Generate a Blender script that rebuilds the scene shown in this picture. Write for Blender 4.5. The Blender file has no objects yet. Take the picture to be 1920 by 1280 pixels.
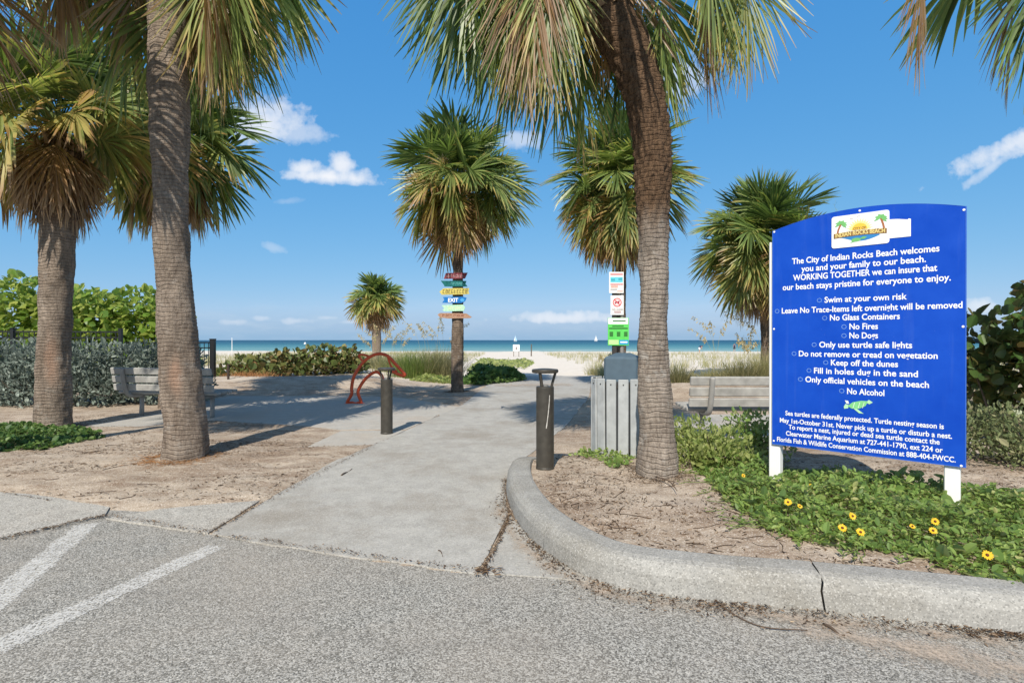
import bpy, math, random
import numpy as np
from mathutils import Vector, Matrix
R = math.radians
C = bpy.context.scene.collection
SC = bpy.context.scene
rng = np.random.default_rng(7)
random.seed(7)
PI = math.pi

# ------------------------------------------------------------------ camera
EYE = 1.35
cd = bpy.data.cameras.new('camera'); cam = bpy.data.objects.new('camera', cd); C.objects.link(cam)
cam.location = (0, 0, EYE); cam.rotation_euler = (R(90 - 0.15), 0, 0)
cd.sensor_width = 36; cd.lens = 18.75; cd.clip_start = 0.05; cd.clip_end = 40000
SC.camera = cam
SC.view_settings.view_transform = 'Standard'; SC.view_settings.look = 'None'
SC.view_settings.exposure = 0.25; SC.view_settings.gamma = 1.0
SC.render.engine = 'CYCLES'
SC.cycles.max_bounces = 6; SC.cycles.transparent_max_bounces = 6

# ------------------------------------------------------------------ sun and sky
SUN_EL, SUN_AZ = R(42.5), math.atan2(-0.21, -0.977)         # azimuth measured from +Y towards +X
sdir = Vector((math.sin(SUN_AZ) * math.cos(SUN_EL), math.cos(SUN_AZ) * math.cos(SUN_EL), math.sin(SUN_EL)))
ld = bpy.data.lights.new('sun', 'SUN'); ld.energy = 4.9; ld.angle = R(0.53); ld.color = (1.0, 0.92, 0.80)
lo = bpy.data.objects.new('sun', ld); C.objects.link(lo)
lo.rotation_euler = (-sdir).to_track_quat('-Z', 'Y').to_euler()
lo.location = sdir * 60

W = bpy.data.worlds.new('World'); SC.world = W; W.use_nodes = True
wn, wl = W.node_tree.nodes, W.node_tree.links
wn.clear()
def wm(op, a, b=None, c=None, clamp=False):
    n = wn.new('ShaderNodeMath'); n.operation = op; n.use_clamp = clamp
    for i, v in enumerate((a, b, c)):
        if v is None: continue
        if isinstance(v, (int, float)): n.inputs[i].default_value = v
        else: wl.new(v, n.inputs[i])
    return n.outputs[0]
SKY_S = 0.10
sky = wn.new('ShaderNodeTexSky'); sky.sky_type = 'NISHITA'; sky.sun_disc = False
sky.sun_elevation = SUN_EL; sky.sun_rotation = SUN_AZ % (2 * PI)
sky.air_density = 1.0; sky.dust_density = 0.0; sky.ozone_density = 1.0; sky.altitude = 0
sp = wn.new('ShaderNodeSeparateColor'); wl.new(sky.outputs[0], sp.inputs[0])
hs = wn.new('ShaderNodeCombineColor')                    # clear deep-blue sky: soften the physical sky's range per channel
for ci, (gm, k) in enumerate(((0.9, 0.37), (0.45, 0.500), (0.22, 0.715))):
    wl.new(wm('MULTIPLY', wm('POWER', wm('MULTIPLY', sp.outputs[ci], 0.12), gm), k / SKY_S), hs.inputs[ci])
tc = wn.new('ShaderNodeTexCoord')
sx = wn.new('ShaderNodeSeparateXYZ'); wl.new(tc.outputs['Generated'], sx.inputs[0])
yy = wm('MAXIMUM', sx.outputs[1], 0.02)
U = wm('DIVIDE', sx.outputs[0], yy); V = wm('DIVIDE', sx.outputs[2], yy)
cv = wn.new('ShaderNodeCombineXYZ'); wl.new(U, cv.inputs[0]); wl.new(V, cv.inputs[1])
def wnoise(scale, detail, sy=1.0, rough=0.55):
    mp = wn.new('ShaderNodeMapping'); mp.inputs['Scale'].default_value = (1, sy, 1); wl.new(cv.outputs[0], mp.inputs[0])
    n = wn.new('ShaderNodeTexNoise'); n.inputs['Scale'].default_value = scale; n.inputs['Detail'].default_value = detail
    n.inputs['Roughness'].default_value = rough
    wl.new(mp.outputs[0], n.inputs['Vector']); return n.outputs[0]
nA = wnoise(17, 7); nB = wnoise(45, 6); nS = wnoise(9, 6, 4.0, 0.6)
cloud = None
def add_cloud(u0, v0, a, b, rot=0.0, soft=0.45, amp=1.1, dens=1.0, noise=None, flat=0.0):
    global cloud
    du = wm('SUBTRACT', U, u0); dv = wm('SUBTRACT', V, v0)
    c, s = math.cos(rot), math.sin(rot)
    p = wm('ADD', wm('MULTIPLY', du, c / a), wm('MULTIPLY', dv, s / a))
    q = wm('ADD', wm('MULTIPLY', du, -s / b), wm('MULTIPLY', dv, c / b))
    if flat:                                              # flatter cloud base
        q = wm('ADD', q, wm('MULTIPLY', wm('MINIMUM', q, 0.0), flat))
    d = wm('SUBTRACT', 1.0, wm('SQRT', wm('ADD', wm('MULTIPLY', p, p), wm('MULTIPLY', q, q))))
    d = wm('ADD', d, wm('MULTIPLY', wm('SUBTRACT', noise or nA, 0.5), amp * 2))
    d = wm('ADD', d, wm('MULTIPLY', wm('SUBTRACT', nB, 0.5), amp * 1.5))
    m = wm('DIVIDE', d, soft, clamp=True)
    m = wm('MULTIPLY', wm('MULTIPLY', m, wm('SUBTRACT', 2.0, m)), dens)
    cloud = m if cloud is None else wm('MAXIMUM', cloud, m)
add_cloud(-0.462, 0.405, 0.080, 0.055, 0, 1.0, 0.7, 0.80, flat=0.3)
add_cloud(-0.400, 0.385, 0.060, 0.022, 0, 0.9, 0.9, 0.45)
add_cloud(-0.345, 0.306, 0.105, 0.026, -0.08, 1.05, 0.7, 0.93, flat=0.6)
add_cloud(-0.320, 0.325, 0.030, 0.028, 0, 1.0, 0.7, 0.85)
add_cloud(-0.385, 0.322, 0.045, 0.022, 0, 1.0, 0.7, 0.85)
add_cloud(0.94, 0.366, 0.15, 0.026, 0.42, 1.2, 0.9, 0.75)
add_cloud(0.90, 0.325, 0.07, 0.012, 0.62, 1.0, 0.7, 0.5)
add_cloud(-0.58, 0.58, 0.07, 0.06, 0, 0.7, 0.9, 0.7)
add_cloud(0.31, 0.49, 0.06, 0.05, 0, 0.9, 0.9, 0.55)
add_cloud(0.02, 0.375, 0.05, 0.02, 0, 0.9, 0.9, 0.5)
add_cloud(0.10, 0.040, 0.115, 0.016, 0, 0.9, 0.8, 0.62, flat=0.5)
add_cloud(0.88, 0.064, 0.035, 0.018, 0, 0.8, 0.7, 0.55)
add_cloud(-0.445, 0.172, 0.03, 0.010, -0.3, 1.0, 0.9, 0.25)
for ku, kv, ka, kd in ((-0.52, .034, .03, .35), (-0.47, .041, .022, .3), (-0.405, .036, .035, .4), (-0.345, .042, .02, .3), (-0.30, .035, .025, .35), (-0.42, .26, .03, .18)):
    add_cloud(ku, kv, ka, ka * .22, 0.1 if kv > .1 else 0, 1.3, 0.9, kd)
# thin streaks low over the sea
lowm = wm('SUBTRACT', 1.0, wm('DIVIDE', wm('ABSOLUTE', wm('SUBTRACT', V, 0.03)), 0.05), clamp=True)
streak = wm('MULTIPLY', wm('MULTIPLY', lowm, wm('MULTIPLY', wm('SUBTRACT', nS, 0.47), 3.2, clamp=True)), 0.26)
cloud = wm('MAXIMUM', cloud, streak)
# unseen broken cloud added overhead and behind the viewer for neutral fill light
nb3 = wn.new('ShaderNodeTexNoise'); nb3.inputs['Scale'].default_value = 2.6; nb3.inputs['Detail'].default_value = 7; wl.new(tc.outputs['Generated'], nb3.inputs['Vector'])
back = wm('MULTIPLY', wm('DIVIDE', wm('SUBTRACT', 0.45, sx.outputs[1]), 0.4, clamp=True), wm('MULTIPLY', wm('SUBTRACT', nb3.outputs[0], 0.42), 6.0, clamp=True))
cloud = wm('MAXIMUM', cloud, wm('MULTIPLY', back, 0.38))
cmix = wn.new('ShaderNodeMix'); cmix.data_type = 'RGBA'
# zenith out of view dimmed to deepen shadows, grey-blue sea haze on the horizon
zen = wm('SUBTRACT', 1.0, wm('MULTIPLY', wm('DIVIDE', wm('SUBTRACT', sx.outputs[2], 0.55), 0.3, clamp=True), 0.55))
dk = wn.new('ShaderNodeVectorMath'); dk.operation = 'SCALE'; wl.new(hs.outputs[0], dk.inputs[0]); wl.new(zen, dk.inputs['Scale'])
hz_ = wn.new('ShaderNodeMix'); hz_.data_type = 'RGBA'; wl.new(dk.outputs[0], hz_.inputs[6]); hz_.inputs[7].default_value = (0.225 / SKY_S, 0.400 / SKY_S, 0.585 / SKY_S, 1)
wl.new(wm('MULTIPLY', wm('DIVIDE', wm('SUBTRACT', wm('ADD', 0.062, wm('MULTIPLY', wm('SUBTRACT', nS, 0.5), 0.04)), V), 0.055, clamp=True), 0.85), hz_.inputs[0])
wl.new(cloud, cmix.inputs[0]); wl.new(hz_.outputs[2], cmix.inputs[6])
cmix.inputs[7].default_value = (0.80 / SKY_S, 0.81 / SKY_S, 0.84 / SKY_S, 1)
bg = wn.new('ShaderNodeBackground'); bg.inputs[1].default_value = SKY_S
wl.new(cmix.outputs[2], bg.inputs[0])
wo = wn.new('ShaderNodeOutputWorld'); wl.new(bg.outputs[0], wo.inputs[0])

# ------------------------------------------------------------------ helpers
def tag(o, label=None, cat=None, group=None, kind=None):
    if label: o['label'] = label
    if cat: o['category'] = cat
    if group: o['group'] = group
    if kind: o['kind'] = kind
    return o
def empty(name, loc, label, cat, group=None, rotz=0.0):
    o = bpy.data.objects.new(name, None); C.objects.link(o); o.location = loc; o.rotation_euler = (0, 0, rotz)
    o.empty_display_size = 0.1
    return tag(o, label, cat, group)
def G(px, py, h=0.0):
    """ground point seen at a photo pixel, for ground height h"""
    z = (EYE - h) * 1000.0 / (py - 637.4)
    return ((px - 960) / 1000.0 * z, z)
class NB:
    """collects vertices / faces (numpy) and links ONE mesh object"""
    def __init__(s): s.V = []; s.F = []; s.n = 0; s.A = {}
    def add(s, V, faces, **attrs):
        V = np.asarray(V, dtype=np.float64).reshape(-1, 3)
        for F, mi in faces:
            F = np.asarray(F, dtype=np.int64)
            if F.size: s.F.append((F + s.n, mi))
        for k in set(s.A) | set(attrs):
            a = s.A.setdefault(k, [np.zeros(s.n)] if s.n else [])
            v = attrs.get(k, 0.0)
            a.append(np.full(len(V), float(v)) if np.isscalar(v) else np.asarray(v, dtype=np.float64).ravel())
        s.V.append(V); s.n += len(V)
    def build(s, name, mats, parent=None, smooth=False, loc=None):
        if not isinstance(mats, (list, tuple)): mats = [mats]
        me = bpy.data.meshes.new(name)
        V = np.concatenate(s.V) if s.V else np.zeros((0, 3))
        if loc is not None: V = V - np.asarray(loc)
        me.vertices.add(len(V)); me.vertices.foreach_set('co', V.astype(np.float32).ravel())
        lv = np.concatenate([F.ravel() for F, m in s.F]); ls = np.concatenate([np.full(len(F), F.shape[1]) for F, m in s.F])
        mi = np.concatenate([np.full(len(F), m) for F, m in s.F])
        me.loops.add(len(lv)); me.loops.foreach_set('vertex_index', lv.astype(np.int32))
        me.polygons.add(len(ls))
        st = np.concatenate([[0], np.cumsum(ls)[:-1]])
        me.polygons.foreach_set('loop_start', st.astype(np.int32))
        me.polygons.foreach_set('material_index', mi.astype(np.int32))
        me.polygons.foreach_set('use_smooth', np.full(len(ls), smooth))
        for k, a in s.A.items():
            at = me.attributes.new(k, 'FLOAT', 'POINT'); at.data.foreach_set('value', np.concatenate(a).astype(np.float32))
        for m in mats: me.materials.append(m)
        me.update(calc_edges=True); me.validate()
        o = bpy.data.objects.new(name, me); C.objects.link(o)
        if loc is not None and not parent: o.location = loc
        if parent: o.parent = parent
        return o
    # ---- primitives
    def box(s, c, size, rot=None, bev=0.0, mi=0):
        hx, hy, hz = [d / 2 for d in size]
        if bev > 0:
            b = min(bev, hx * .9, hy * .9, hz * .9)
            P = []
            for sx_ in (-1, 1):
                for sy_ in (-1, 1):
                    for sz_ in (-1, 1):
                        P += [(sx_ * hx, sy_ * (hy - b), sz_ * (hz - b)), (sx_ * (hx - b), sy_ * hy, sz_ * (hz - b)), (sx_ * (hx - b), sy_ * (hy - b), sz_ * hz)]
            P = np.array(P)
            def ix(a, b_, c_, k): return ((a * 2 + b_) * 2 + c_) * 3 + k
            Q = []; T = []
            for sgn in (0, 1):
                q = [ix(sgn, 0, 0, 0), ix(sgn, 1, 0, 0), ix(sgn, 1, 1, 0), ix(sgn, 0, 1, 0)]; Q.append(q if sgn else q[::-1])
                q = [ix(0, sgn, 0, 1), ix(1, sgn, 0, 1), ix(1, sgn, 1, 1), ix(0, sgn, 1, 1)]; Q.append(q[::-1] if sgn else q)
                q = [ix(0, 0, sgn, 2), ix(1, 0, sgn, 2), ix(1, 1, sgn, 2), ix(0, 1, sgn, 2)]; Q.append(q if sgn else q[::-1])
            for a in (0, 1):
                for b_ in (0, 1):
                    Q.append([ix(a, b_, 0, 0), ix(a, b_, 1, 0), ix(a, b_, 1, 1), ix(a, b_, 0, 1)])
                    Q.append([ix(a, 0, b_, 0), ix(a, 1, b_, 0), ix(a, 1, b_, 2), ix(a, 0, b_, 2)])
                    Q.append([ix(0, a, b_, 1), ix(1, a, b_, 1), ix(1, a, b_, 2), ix(0, a, b_, 2)])
            for a in (0, 1):
                for b_ in (0, 1):
                    for c_ in (0, 1): T.append([ix(a, b_, c_, 0), ix(a, b_, c_, 1), ix(a, b_, c_, 2)])
            fs = [(np.array(Q), mi), (np.array(T), mi)]
        else:
            P = np.array([(x, y, z) for x in (-hx, hx) for y in (-hy, hy) for z in (-hz, hz)])
            fs = [(np.array([[0, 1, 3, 2], [4, 6, 7, 5], [0, 4, 5, 1], [2, 3, 7, 6], [0, 2, 6, 4], [1, 5, 7, 3]]), mi)]
        if rot is not None: P = P @ np.array(rot.to_3x3()).T
        s.add(P + np.asarray(c), fs); return s
    def tube(s, pts, rad, n=8, cap=True, mi=0, close=False, **attrs):
        pts = np.asarray(pts, float); m = len(pts)
        rad = np.full(m, rad) if np.isscalar(rad) else np.asarray(rad, float)
        tan = np.gradient(pts, axis=0) if m > 2 else np.repeat((pts[-1:] - pts[:1]), m, 0)
        if close: tan = np.roll(pts, -1, 0) - np.roll(pts, 1, 0)
        tan /= np.linalg.norm(tan, axis=1)[:, None] + 1e-12
        ref = np.array([0, 0, 1.0]) if abs(tan[0][2]) < 0.9 else np.array([1.0, 0, 0])
        N = []; u = np.cross(tan[0], ref); u /= np.linalg.norm(u)
        for t in tan:
            u = u - t * np.dot(u, t); u /= np.linalg.norm(u) + 1e-12; N.append(u.copy())
        N = np.array(N); B = np.cross(tan, N)
        a = np.arange(n) * 2 * PI / n
        P = pts[:, None] + rad[:, None, None] * (np.cos(a)[None, :, None] * N[:, None] + np.sin(a)[None, :, None] * B[:, None])
        i = np.arange(m if close else m - 1)[:, None]; j = np.arange(n)[None]
        i2 = (i + 1) % m; j2 = (j + 1) % n
        F = np.stack([i * n + j, i * n + j2, i2 * n + j2, i2 * n + j], -1).reshape(-1, 4)
        fs = [(F, mi)]
        if cap and not close: fs.append((np.array([np.arange(n)[::-1], (m - 1) * n + np.arange(n)]), mi))
        at = {k: (np.repeat(v, n) if not np.isscalar(v) else v) for k, v in attrs.items()}
        s.add(P.reshape(-1, 3), fs, **at); return s
    def lathe(s, prof, n=32, c=(0, 0, 0), mi=0, capb=True, capt=True):
        prof = np.asarray(prof, float); a = np.arange(n) * 2 * PI / n
        P = np.stack([prof[:, 0][:, None] * np.cos(a), prof[:, 0][:, None] * np.sin(a), np.repeat(prof[:, 1][:, None], n, 1)], -1)
        m = len(prof); i = np.arange(m - 1)[:, None]; j = np.arange(n)[None]; j2 = (j + 1) % n
        F = np.stack([i * n + j, i * n + j2, (i + 1) * n + j2, (i + 1) * n + j], -1).reshape(-1, 4)
        fs = [(F, mi)]
        if capb: fs.append((np.arange(n)[::-1][None], mi))
        if capt: fs.append(((m - 1) * n + np.arange(n)[None], mi))
        s.add(P.reshape(-1, 3) + np.asarray(c), fs); return s
    def prism(s, poly, O, X, Y, thick, mi=0):
        """poly (k,2) in plane X,Y at O, extruded by thick along X x Y, centred on the far side"""
        poly = np.asarray(poly, float); k = len(poly)
        X = np.asarray(X, float); Y = np.asarray(Y, float); N = np.cross(X, Y)
        P = np.asarray(O) + poly[:, :1] * X + poly[:, 1:] * Y
        Q = P - N * thick
        j = np.arange(k); j2 = (j + 1) % k
        s.add(np.concatenate([P, Q]), [(np.arange(k)[None], mi), ((k + np.arange(k))[::-1][None], mi), (np.stack([j, k + j, k + j2, j2], -1), mi)])
        return s

LEAF = np.array([(0, 0, 0), (.34, .22, .10), (.5, .56, .14), (.30, .86, .06), (0, 1.0, -.04), (-.30, .86, .06), (-.5, .56, .14), (-.34, .22, .10)])
LEAF_F = np.array([[0, 1, 2, 3, 4], [0, 4, 5, 6, 7]])
def unit(v): return v / (np.linalg.norm(v, axis=-1, keepdims=True) + 1e-12)
def leaves(nb, P, along, normal, size, width=0.6, mi=0, **attrs):
    """many leaves at once: blade from P in direction along"""
    P = np.asarray(P); n = len(P)
    along = unit(along); side = unit(np.cross(along, normal)); nor = np.cross(side, along)
    size = np.broadcast_to(np.asarray(size, float), (n,))
    T = LEAF
    Vv = P[:, None] + size[:, None, None] * (T[None, :, 0:1] * width * side[:, None] + T[None, :, 1:2] * along[:, None] + T[None, :, 2:3] * width * nor[:, None])
    F = (LEAF_F[None] + (np.arange(n) * 8)[:, None, None]).reshape(-1, 5)
    at = {k: (np.repeat(v, 8) if not np.isscalar(v) else v) for k, v in attrs.items()}
    nb.add(Vv.reshape(-1, 3), [(F, mi)], **at)
def blades(nb, P, h, lean, width, mi=0, curve=0.6, steps=4):
    """grass blades; P (n,3), h (n,), lean (n,3) horizontal reach at tip as fraction of h"""
    P = np.asarray(P); n = len(P); t = np.linspace(0, 1, steps + 1)
    h = np.broadcast_to(h, (n,)); lean = np.asarray(lean)
    ctr = P[:, None] + h[:, None, None] * (np.array([0, 0, 1.0]) * (t - curve * t ** 2 * np.linalg.norm(lean, axis=1)[:, None])[:, :, None] + lean[:, None] * (t ** 1.7)[None, :, None])
    side = rng.normal(size=(n, 3)); side[:, 2] = 0; side = unit(side)
    w = np.broadcast_to(width, (n,))[:, None, None] * ((1 - t) ** 0.7 + 0.03)[None, :, None]
    L = ctr - side[:, None] * w / 2; Rr = ctr + side[:, None] * w / 2
    Vv = np.stack([L, Rr], 2).reshape(n, -1, 3)
    k = np.arange(steps)[:, None] * 2 + np.array([0, 1, 3, 2])[None]
    F = (k[None] + (np.arange(n) * (steps + 1) * 2)[:, None, None]).reshape(-1, 4)
    nb.add(Vv.reshape(-1, 3), [(F, mi)])

# ------------------------------------------------------------------ materials
MATS = {}
class M:
    def __init__(s, name):
        s.m = bpy.data.materials.new(name); s.m.use_nodes = True; s.n = s.m.node_tree.nodes; s.l = s.m.node_tree.links
        s.b = s.n['Principled BSDF']; s.out = s.n['Material Output']; MATS[name] = s.m
    def set(s, inp, v):
        if isinstance(v, bpy.types.NodeSocket): s.l.new(v, s.b.inputs[inp])
        elif isinstance(v, tuple) and len(v) == 3: s.b.inputs[inp].default_value = (*v, 1)
        else: s.b.inputs[inp].default_value = v
        return s
    def coord(s, scale=(1, 1, 1), src='Object'):
        t = s.n.new('ShaderNodeTexCoord') if src != 'Position' else s.n.new('ShaderNodeNewGeometry')
        mp = s.n.new('ShaderNodeMapping'); mp.inputs['Scale'].default_value = scale
        s.l.new(t.outputs[src], mp.inputs[0]); return mp.outputs[0]
    def noise(s, co, scale, detail=4, rough=0.55, out=0, dist=0.0):
        n = s.n.new('ShaderNodeTexNoise'); n.inputs['Scale'].default_value = scale; n.inputs['Detail'].default_value = detail
        n.inputs['Roughness'].default_value = rough; n.inputs['Distortion'].default_value = dist; s.l.new(co, n.inputs['Vector']); return n.outputs[out]
    def voro(s, co, scale, feature='F1', out=0, rnd=1.0):
        n = s.n.new('ShaderNodeTexVoronoi'); n.feature = feature; n.inputs['Scale'].default_value = scale; n.inputs['Randomness'].default_value = rnd
        s.l.new(co, n.inputs['Vector']); return n.outputs[out]
    def ramp(s, v, stops, interp='LINEAR'):
        n = s.n.new('ShaderNodeValToRGB'); n.color_ramp.interpolation = interp
        e = n.color_ramp.elements
        while len(e) < len(stops): e.new(0.5)
        for i, (p, c) in enumerate(stops):
            e[i].position = p; e[i].color = (*c, 1) if isinstance(c, tuple) else (c, c, c, 1)
        s.l.new(v, n.inputs[0]); return n.outputs[0]
    def mix(s, f, a, b, mode='MIX'):
        n = s.n.new('ShaderNodeMix'); n.data_type = 'RGBA'; n.blend_type = mode
        for i, v in ((0, f), (6, a), (7, b)):
            if isinstance(v, bpy.types.NodeSocket): s.l.new(v, n.inputs[i])
            elif isinstance(v, tuple): n.inputs[i].default_value = (*v, 1)
            else: n.inputs[i].default_value = v
        return n.outputs[2]
    def math(s, op, a, b=0.0, clamp=False):
        n = s.n.new('ShaderNodeMath'); n.operation = op; n.use_clamp = clamp
        for i, v in enumerate((a, b)):
            if isinstance(v, bpy.types.NodeSocket): s.l.new(v, n.inputs[i])
            else: n.inputs[i].default_value = v
        return n.outputs[0]
    def attr(s, name):
        n = s.n.new('ShaderNodeAttribute'); n.attribute_name = name; return n.outputs['Fac']
    def island(s): return s.n.new('ShaderNodeNewGeometry').outputs['Random Per Island']
    def bump(s, h, strength=0.4, dist=0.01):
        n = s.n.new('ShaderNodeBump'); n.inputs['Strength'].default_value = strength; n.inputs['Distance'].default_value = dist
        s.l.new(h, n.inputs['Height']); s.l.new(n.outputs[0], s.b.inputs['Normal']); return s
    def translucent(s, col, fac):
        t = s.n.new('ShaderNodeBsdfTranslucent')
        if isinstance(col, bpy.types.NodeSocket): s.l.new(col, t.inputs[0])
        else: t.inputs[0].default_value = (*col, 1)
        mx = s.n.new('ShaderNodeMixShader'); mx.inputs[0].default_value = fac
        s.l.new(s.b.outputs[0], mx.inputs[1]); s.l.new(t.outputs[0], mx.inputs[2]); s.l.new(mx.outputs[0], s.out.inputs[0]); return s
    def sepz(s, co, axis=2):
        n = s.n.new('ShaderNodeSeparateXYZ'); s.l.new(co, n.inputs[0]); return n.outputs[axis]

def plain(name, col, rough=0.5, spec=0.4, metal=0.0, var=0.12, scale=30.0, bump=0.0):
    m = M(name); co = m.coord()
    v = m.noise(co, scale, 5)
    m.set('Base Color', m.mix(m.ramp(v, [(0.3, 0.0), (0.7, 1.0)]), tuple(c * (1 - var) for c in col), tuple(min(1, c * (1 + var)) for c in col)))
    m.set('Roughness', rough).set('Specular IOR Level', spec).set('Metallic', metal)
    if bump: m.bump(v, bump, 0.005)
    return m.m

def foliage(name, stops, rough=0.5, trans=0.3, spec=0.35, noise_amt=0.25):
    """leaf colours picked per leaf"""
    m = M(name); r = m.island()
    c = m.ramp(r, stops)
    co = m.coord(src='Object'); nz = m.noise(co, 1.6, 3)
    c = m.mix(m.math('MULTIPLY', m.ramp(nz, [(0.35, 0.0), (0.65, 1.0)]), noise_amt), c, tuple(x * 0.5 for x in stops[0][1]))
    m.set('Base Color', c).set('Roughness', rough).set('Specular IOR Level', spec)
    t = m.mix(0.6, c, tuple(min(1, x * 2.0) for x in stops[-1][1]))
    m.translucent(t, trans); return m.m

# ---- ground sand: tan with brown plant litter near the trees, white on the beach
def mat_ground():
    m = M('sand'); co = m.coord(src='Position')
    big = m.noise(co, 0.55, 5, 0.6); mid = m.noise(co, 3.2, 6, 0.65); fine = m.noise(co, 60, 3, 0.7); grit = m.voro(co, 140, 'F1', 1)
    grit = m.sepz(grit, 0)
    base = m.mix(m.ramp(mid, [(0.35, 0.0), (0.68, 1.0)]), (0.36, 0.292, 0.225), (0.49, 0.415, 0.332))
    st = m.coord((1.0, 2.6, 1), 'Position')
    duffn = m.noise(st, 2.1, 8, 0.72, dist=0.6)
    duff = m.ramp(m.math('ADD', duffn, m.math('MULTIPLY', m.math('SUBTRACT', m.noise(co, 0.38, 3), 0.5), 0.7)), [(0.43, 0.0), (0.62, 1.0)])
    base = m.mix(m.math('MULTIPLY', duff, 0.72), base, (0.185, 0.122, 0.08))
    base = m.mix(m.math('MULTIPLY', m.ramp(fine, [(0.5, 0.0), (0.75, 1.0)]), 0.5), base, (0.26, 0.19, 0.135))
    base = m.mix(m.math('MULTIPLY', m.ramp(grit, [(0.86, 0.0), (0.9, 1.0)]), 0.5), base, (0.72, 0.66, 0.58))
    base = m.mix(m.math('MULTIPLY', m.ramp(grit, [(0.08, 1.0), (0.12, 0.0)]), 0.45), base, (0.13, 0.10, 0.08))
    white = m.mix(m.ramp(mid, [(0.3, 0.0), (0.7, 1.0)]), (0.62, 0.56, 0.48), (0.72, 0.66, 0.58))
    y = m.sepz(co, 1)
    f = m.math('ADD', m.math('DIVIDE', m.math('SUBTRACT', y, 14.5), 6.0), m.math('MULTIPLY', m.math('SUBTRACT', big, 0.5), 1.6))
    f = m.ramp(f, [(0.0, 0.0), (1.0, 1.0)])
    m.set('Base Color', m.mix(f, base, white)).set('Roughness', 0.95).set('Specular IOR Level', 0.1)
    h = m.math('ADD', m.math('MULTIPLY', mid, 0.6), m.math('MULTIPLY', fine, 0.25))
    m.bump(h, 0.55, 0.05); return m.m
def mat_road():
    m = M('chip_seal'); co = m.coord(src='Position')
    c1 = m.sepz(m.voro(co, 150, 'F1', 1), 0); d1 = m.voro(co, 150, 'F1', 0)
    c2 = m.sepz(m.voro(co, 300, 'F1', 1), 1)
    big = m.noise(co, 0.8, 5, 0.6); mid = m.noise(co, 7, 5)
    st = m.ramp(c1, [(0.0, (0.045, 0.045, 0.043)), (0.25, (0.11, 0.108, 0.10)), (0.45, (0.25, 0.246, 0.23)), (0.70, (0.41, 0.40, 0.375)), (1.0, (0.62, 0.605, 0.565))])
    s2 = m.ramp(c2, [(0.0, (0.04, 0.04, 0.038)), (0.5, (0.22, 0.208, 0.18)), (1.0, (0.56, 0.53, 0.46))])
    col = m.mix(0.35, st, s2)
    col = m.mix(m.math('MULTIPLY', m.ramp(big, [(0.4, 0.0), (0.66, 1.0)]), 0.40), col, (0.37, 0.325, 0.275))
    st3 = m.coord((0.7, 2.2, 1), 'Position'); pat = m.noise(st3, 0.9, 5, 0.6)
    col = m.mix(m.math('MULTIPLY', m.ramp(pat, [(0.52, 0.0), (0.70, 1.0)]), 0.35), col, (0.16, 0.15, 0.14))
    col = m.mix(m.math('MULTIPLY', m.ramp(mid, [(0.55, 0.0), (0.75, 1.0)]), 0.22), col, (0.42, 0.38, 0.33))
    m.set('Base Color', col).set('Roughness', 0.85).set('Specular IOR Level', 0.25)
    spot = m.voro(co, 1.7, 'F1', 0); sn = m.noise(co, 9, 4)
    col = m.mix(m.math('MULTIPLY', m.ramp(m.math('ADD', spot, m.math('MULTIPLY', m.math('SUBTRACT', sn, 0.5), 0.25)), [(0.05, 1.0), (0.13, 0.0)]), 0.4), col, (0.10, 0.095, 0.088))
    m.set('Base Color', col)
    hh = m.math('SUBTRACT', m.math('MULTIPLY', c1, 0.6), d1)
    m.bump(hh, 0.45, 0.004); return m.m
def mat_concrete(name, lo, hi, agg=0.35, stain=(0.33, 0.27, 0.20), stain_amt=0.45):
    m = M(name); co = m.coord(src='Position')
    big = m.noise(co, 0.9, 6, 0.65); mid = m.noise(co, 6, 6, 0.65); fine = m.noise(co, 45, 4, 0.7); g = m.sepz(m.voro(co, 150, 'F1', 1), 0)
    col = m.mix(m.ramp(mid, [(0.3, 0.0), (0.7, 1.0)]), lo, hi)
    col = m.mix(m.math('MULTIPLY', m.ramp(big, [(0.46, 0.0), (0.66, 1.0)]), stain_amt), col, stain)
    col = m.mix(m.math('MULTIPLY', m.ramp(g, [(0.80, 0.0), (0.92, 1.0)]), agg), col, tuple(min(1, c * 1.45) for c in hi))
    col = m.mix(m.math('MULTIPLY', m.ramp(g, [(0.10, 1.0), (0.2, 0.0)]), agg), col, tuple(c * 0.42 for c in lo))
    col = m.mix(m.math('MULTIPLY', m.ramp(fine, [(0.52, 0.0), (0.72, 1.0)]), 0.35), col, tuple(c * 0.62 for c in lo))
    m.set('Base Color', col).set('Roughness', 0.9).set('Specular IOR Level', 0.2)
    m.bump(m.math('ADD', fine, m.math('MULTIPLY', g, 0.5)), 0.35, 0.006); return m.m
def mat_paint():
    m = M('worn_white_paint'); co = m.coord(src='Position')
    g = m.sepz(m.voro(co, 118, 'F1', 1), 0); n = m.noise(co, 14, 6, 0.7); b = m.noise(co, 2.0, 4)
    k = m.math('ADD', m.math('ADD', m.math('MULTIPLY', g, 0.55), m.math('MULTIPLY', n, 0.75)), m.math('MULTIPLY', b, 0.5))
    e = m.attr('edge')
    k = m.math('SUBTRACT', k, m.math('MULTIPLY', e, 0.75))
    a = m.ramp(k, [(0.62, 0.0), (1.30, 0.68)])
    m.set('Base Color', m.mix(n, (0.62, 0.61, 0.58), (0.80, 0.79, 0.76))).set('Roughness', 0.8)
    m.l.new(a, m.b.inputs['Alpha']); return m.m
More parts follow.
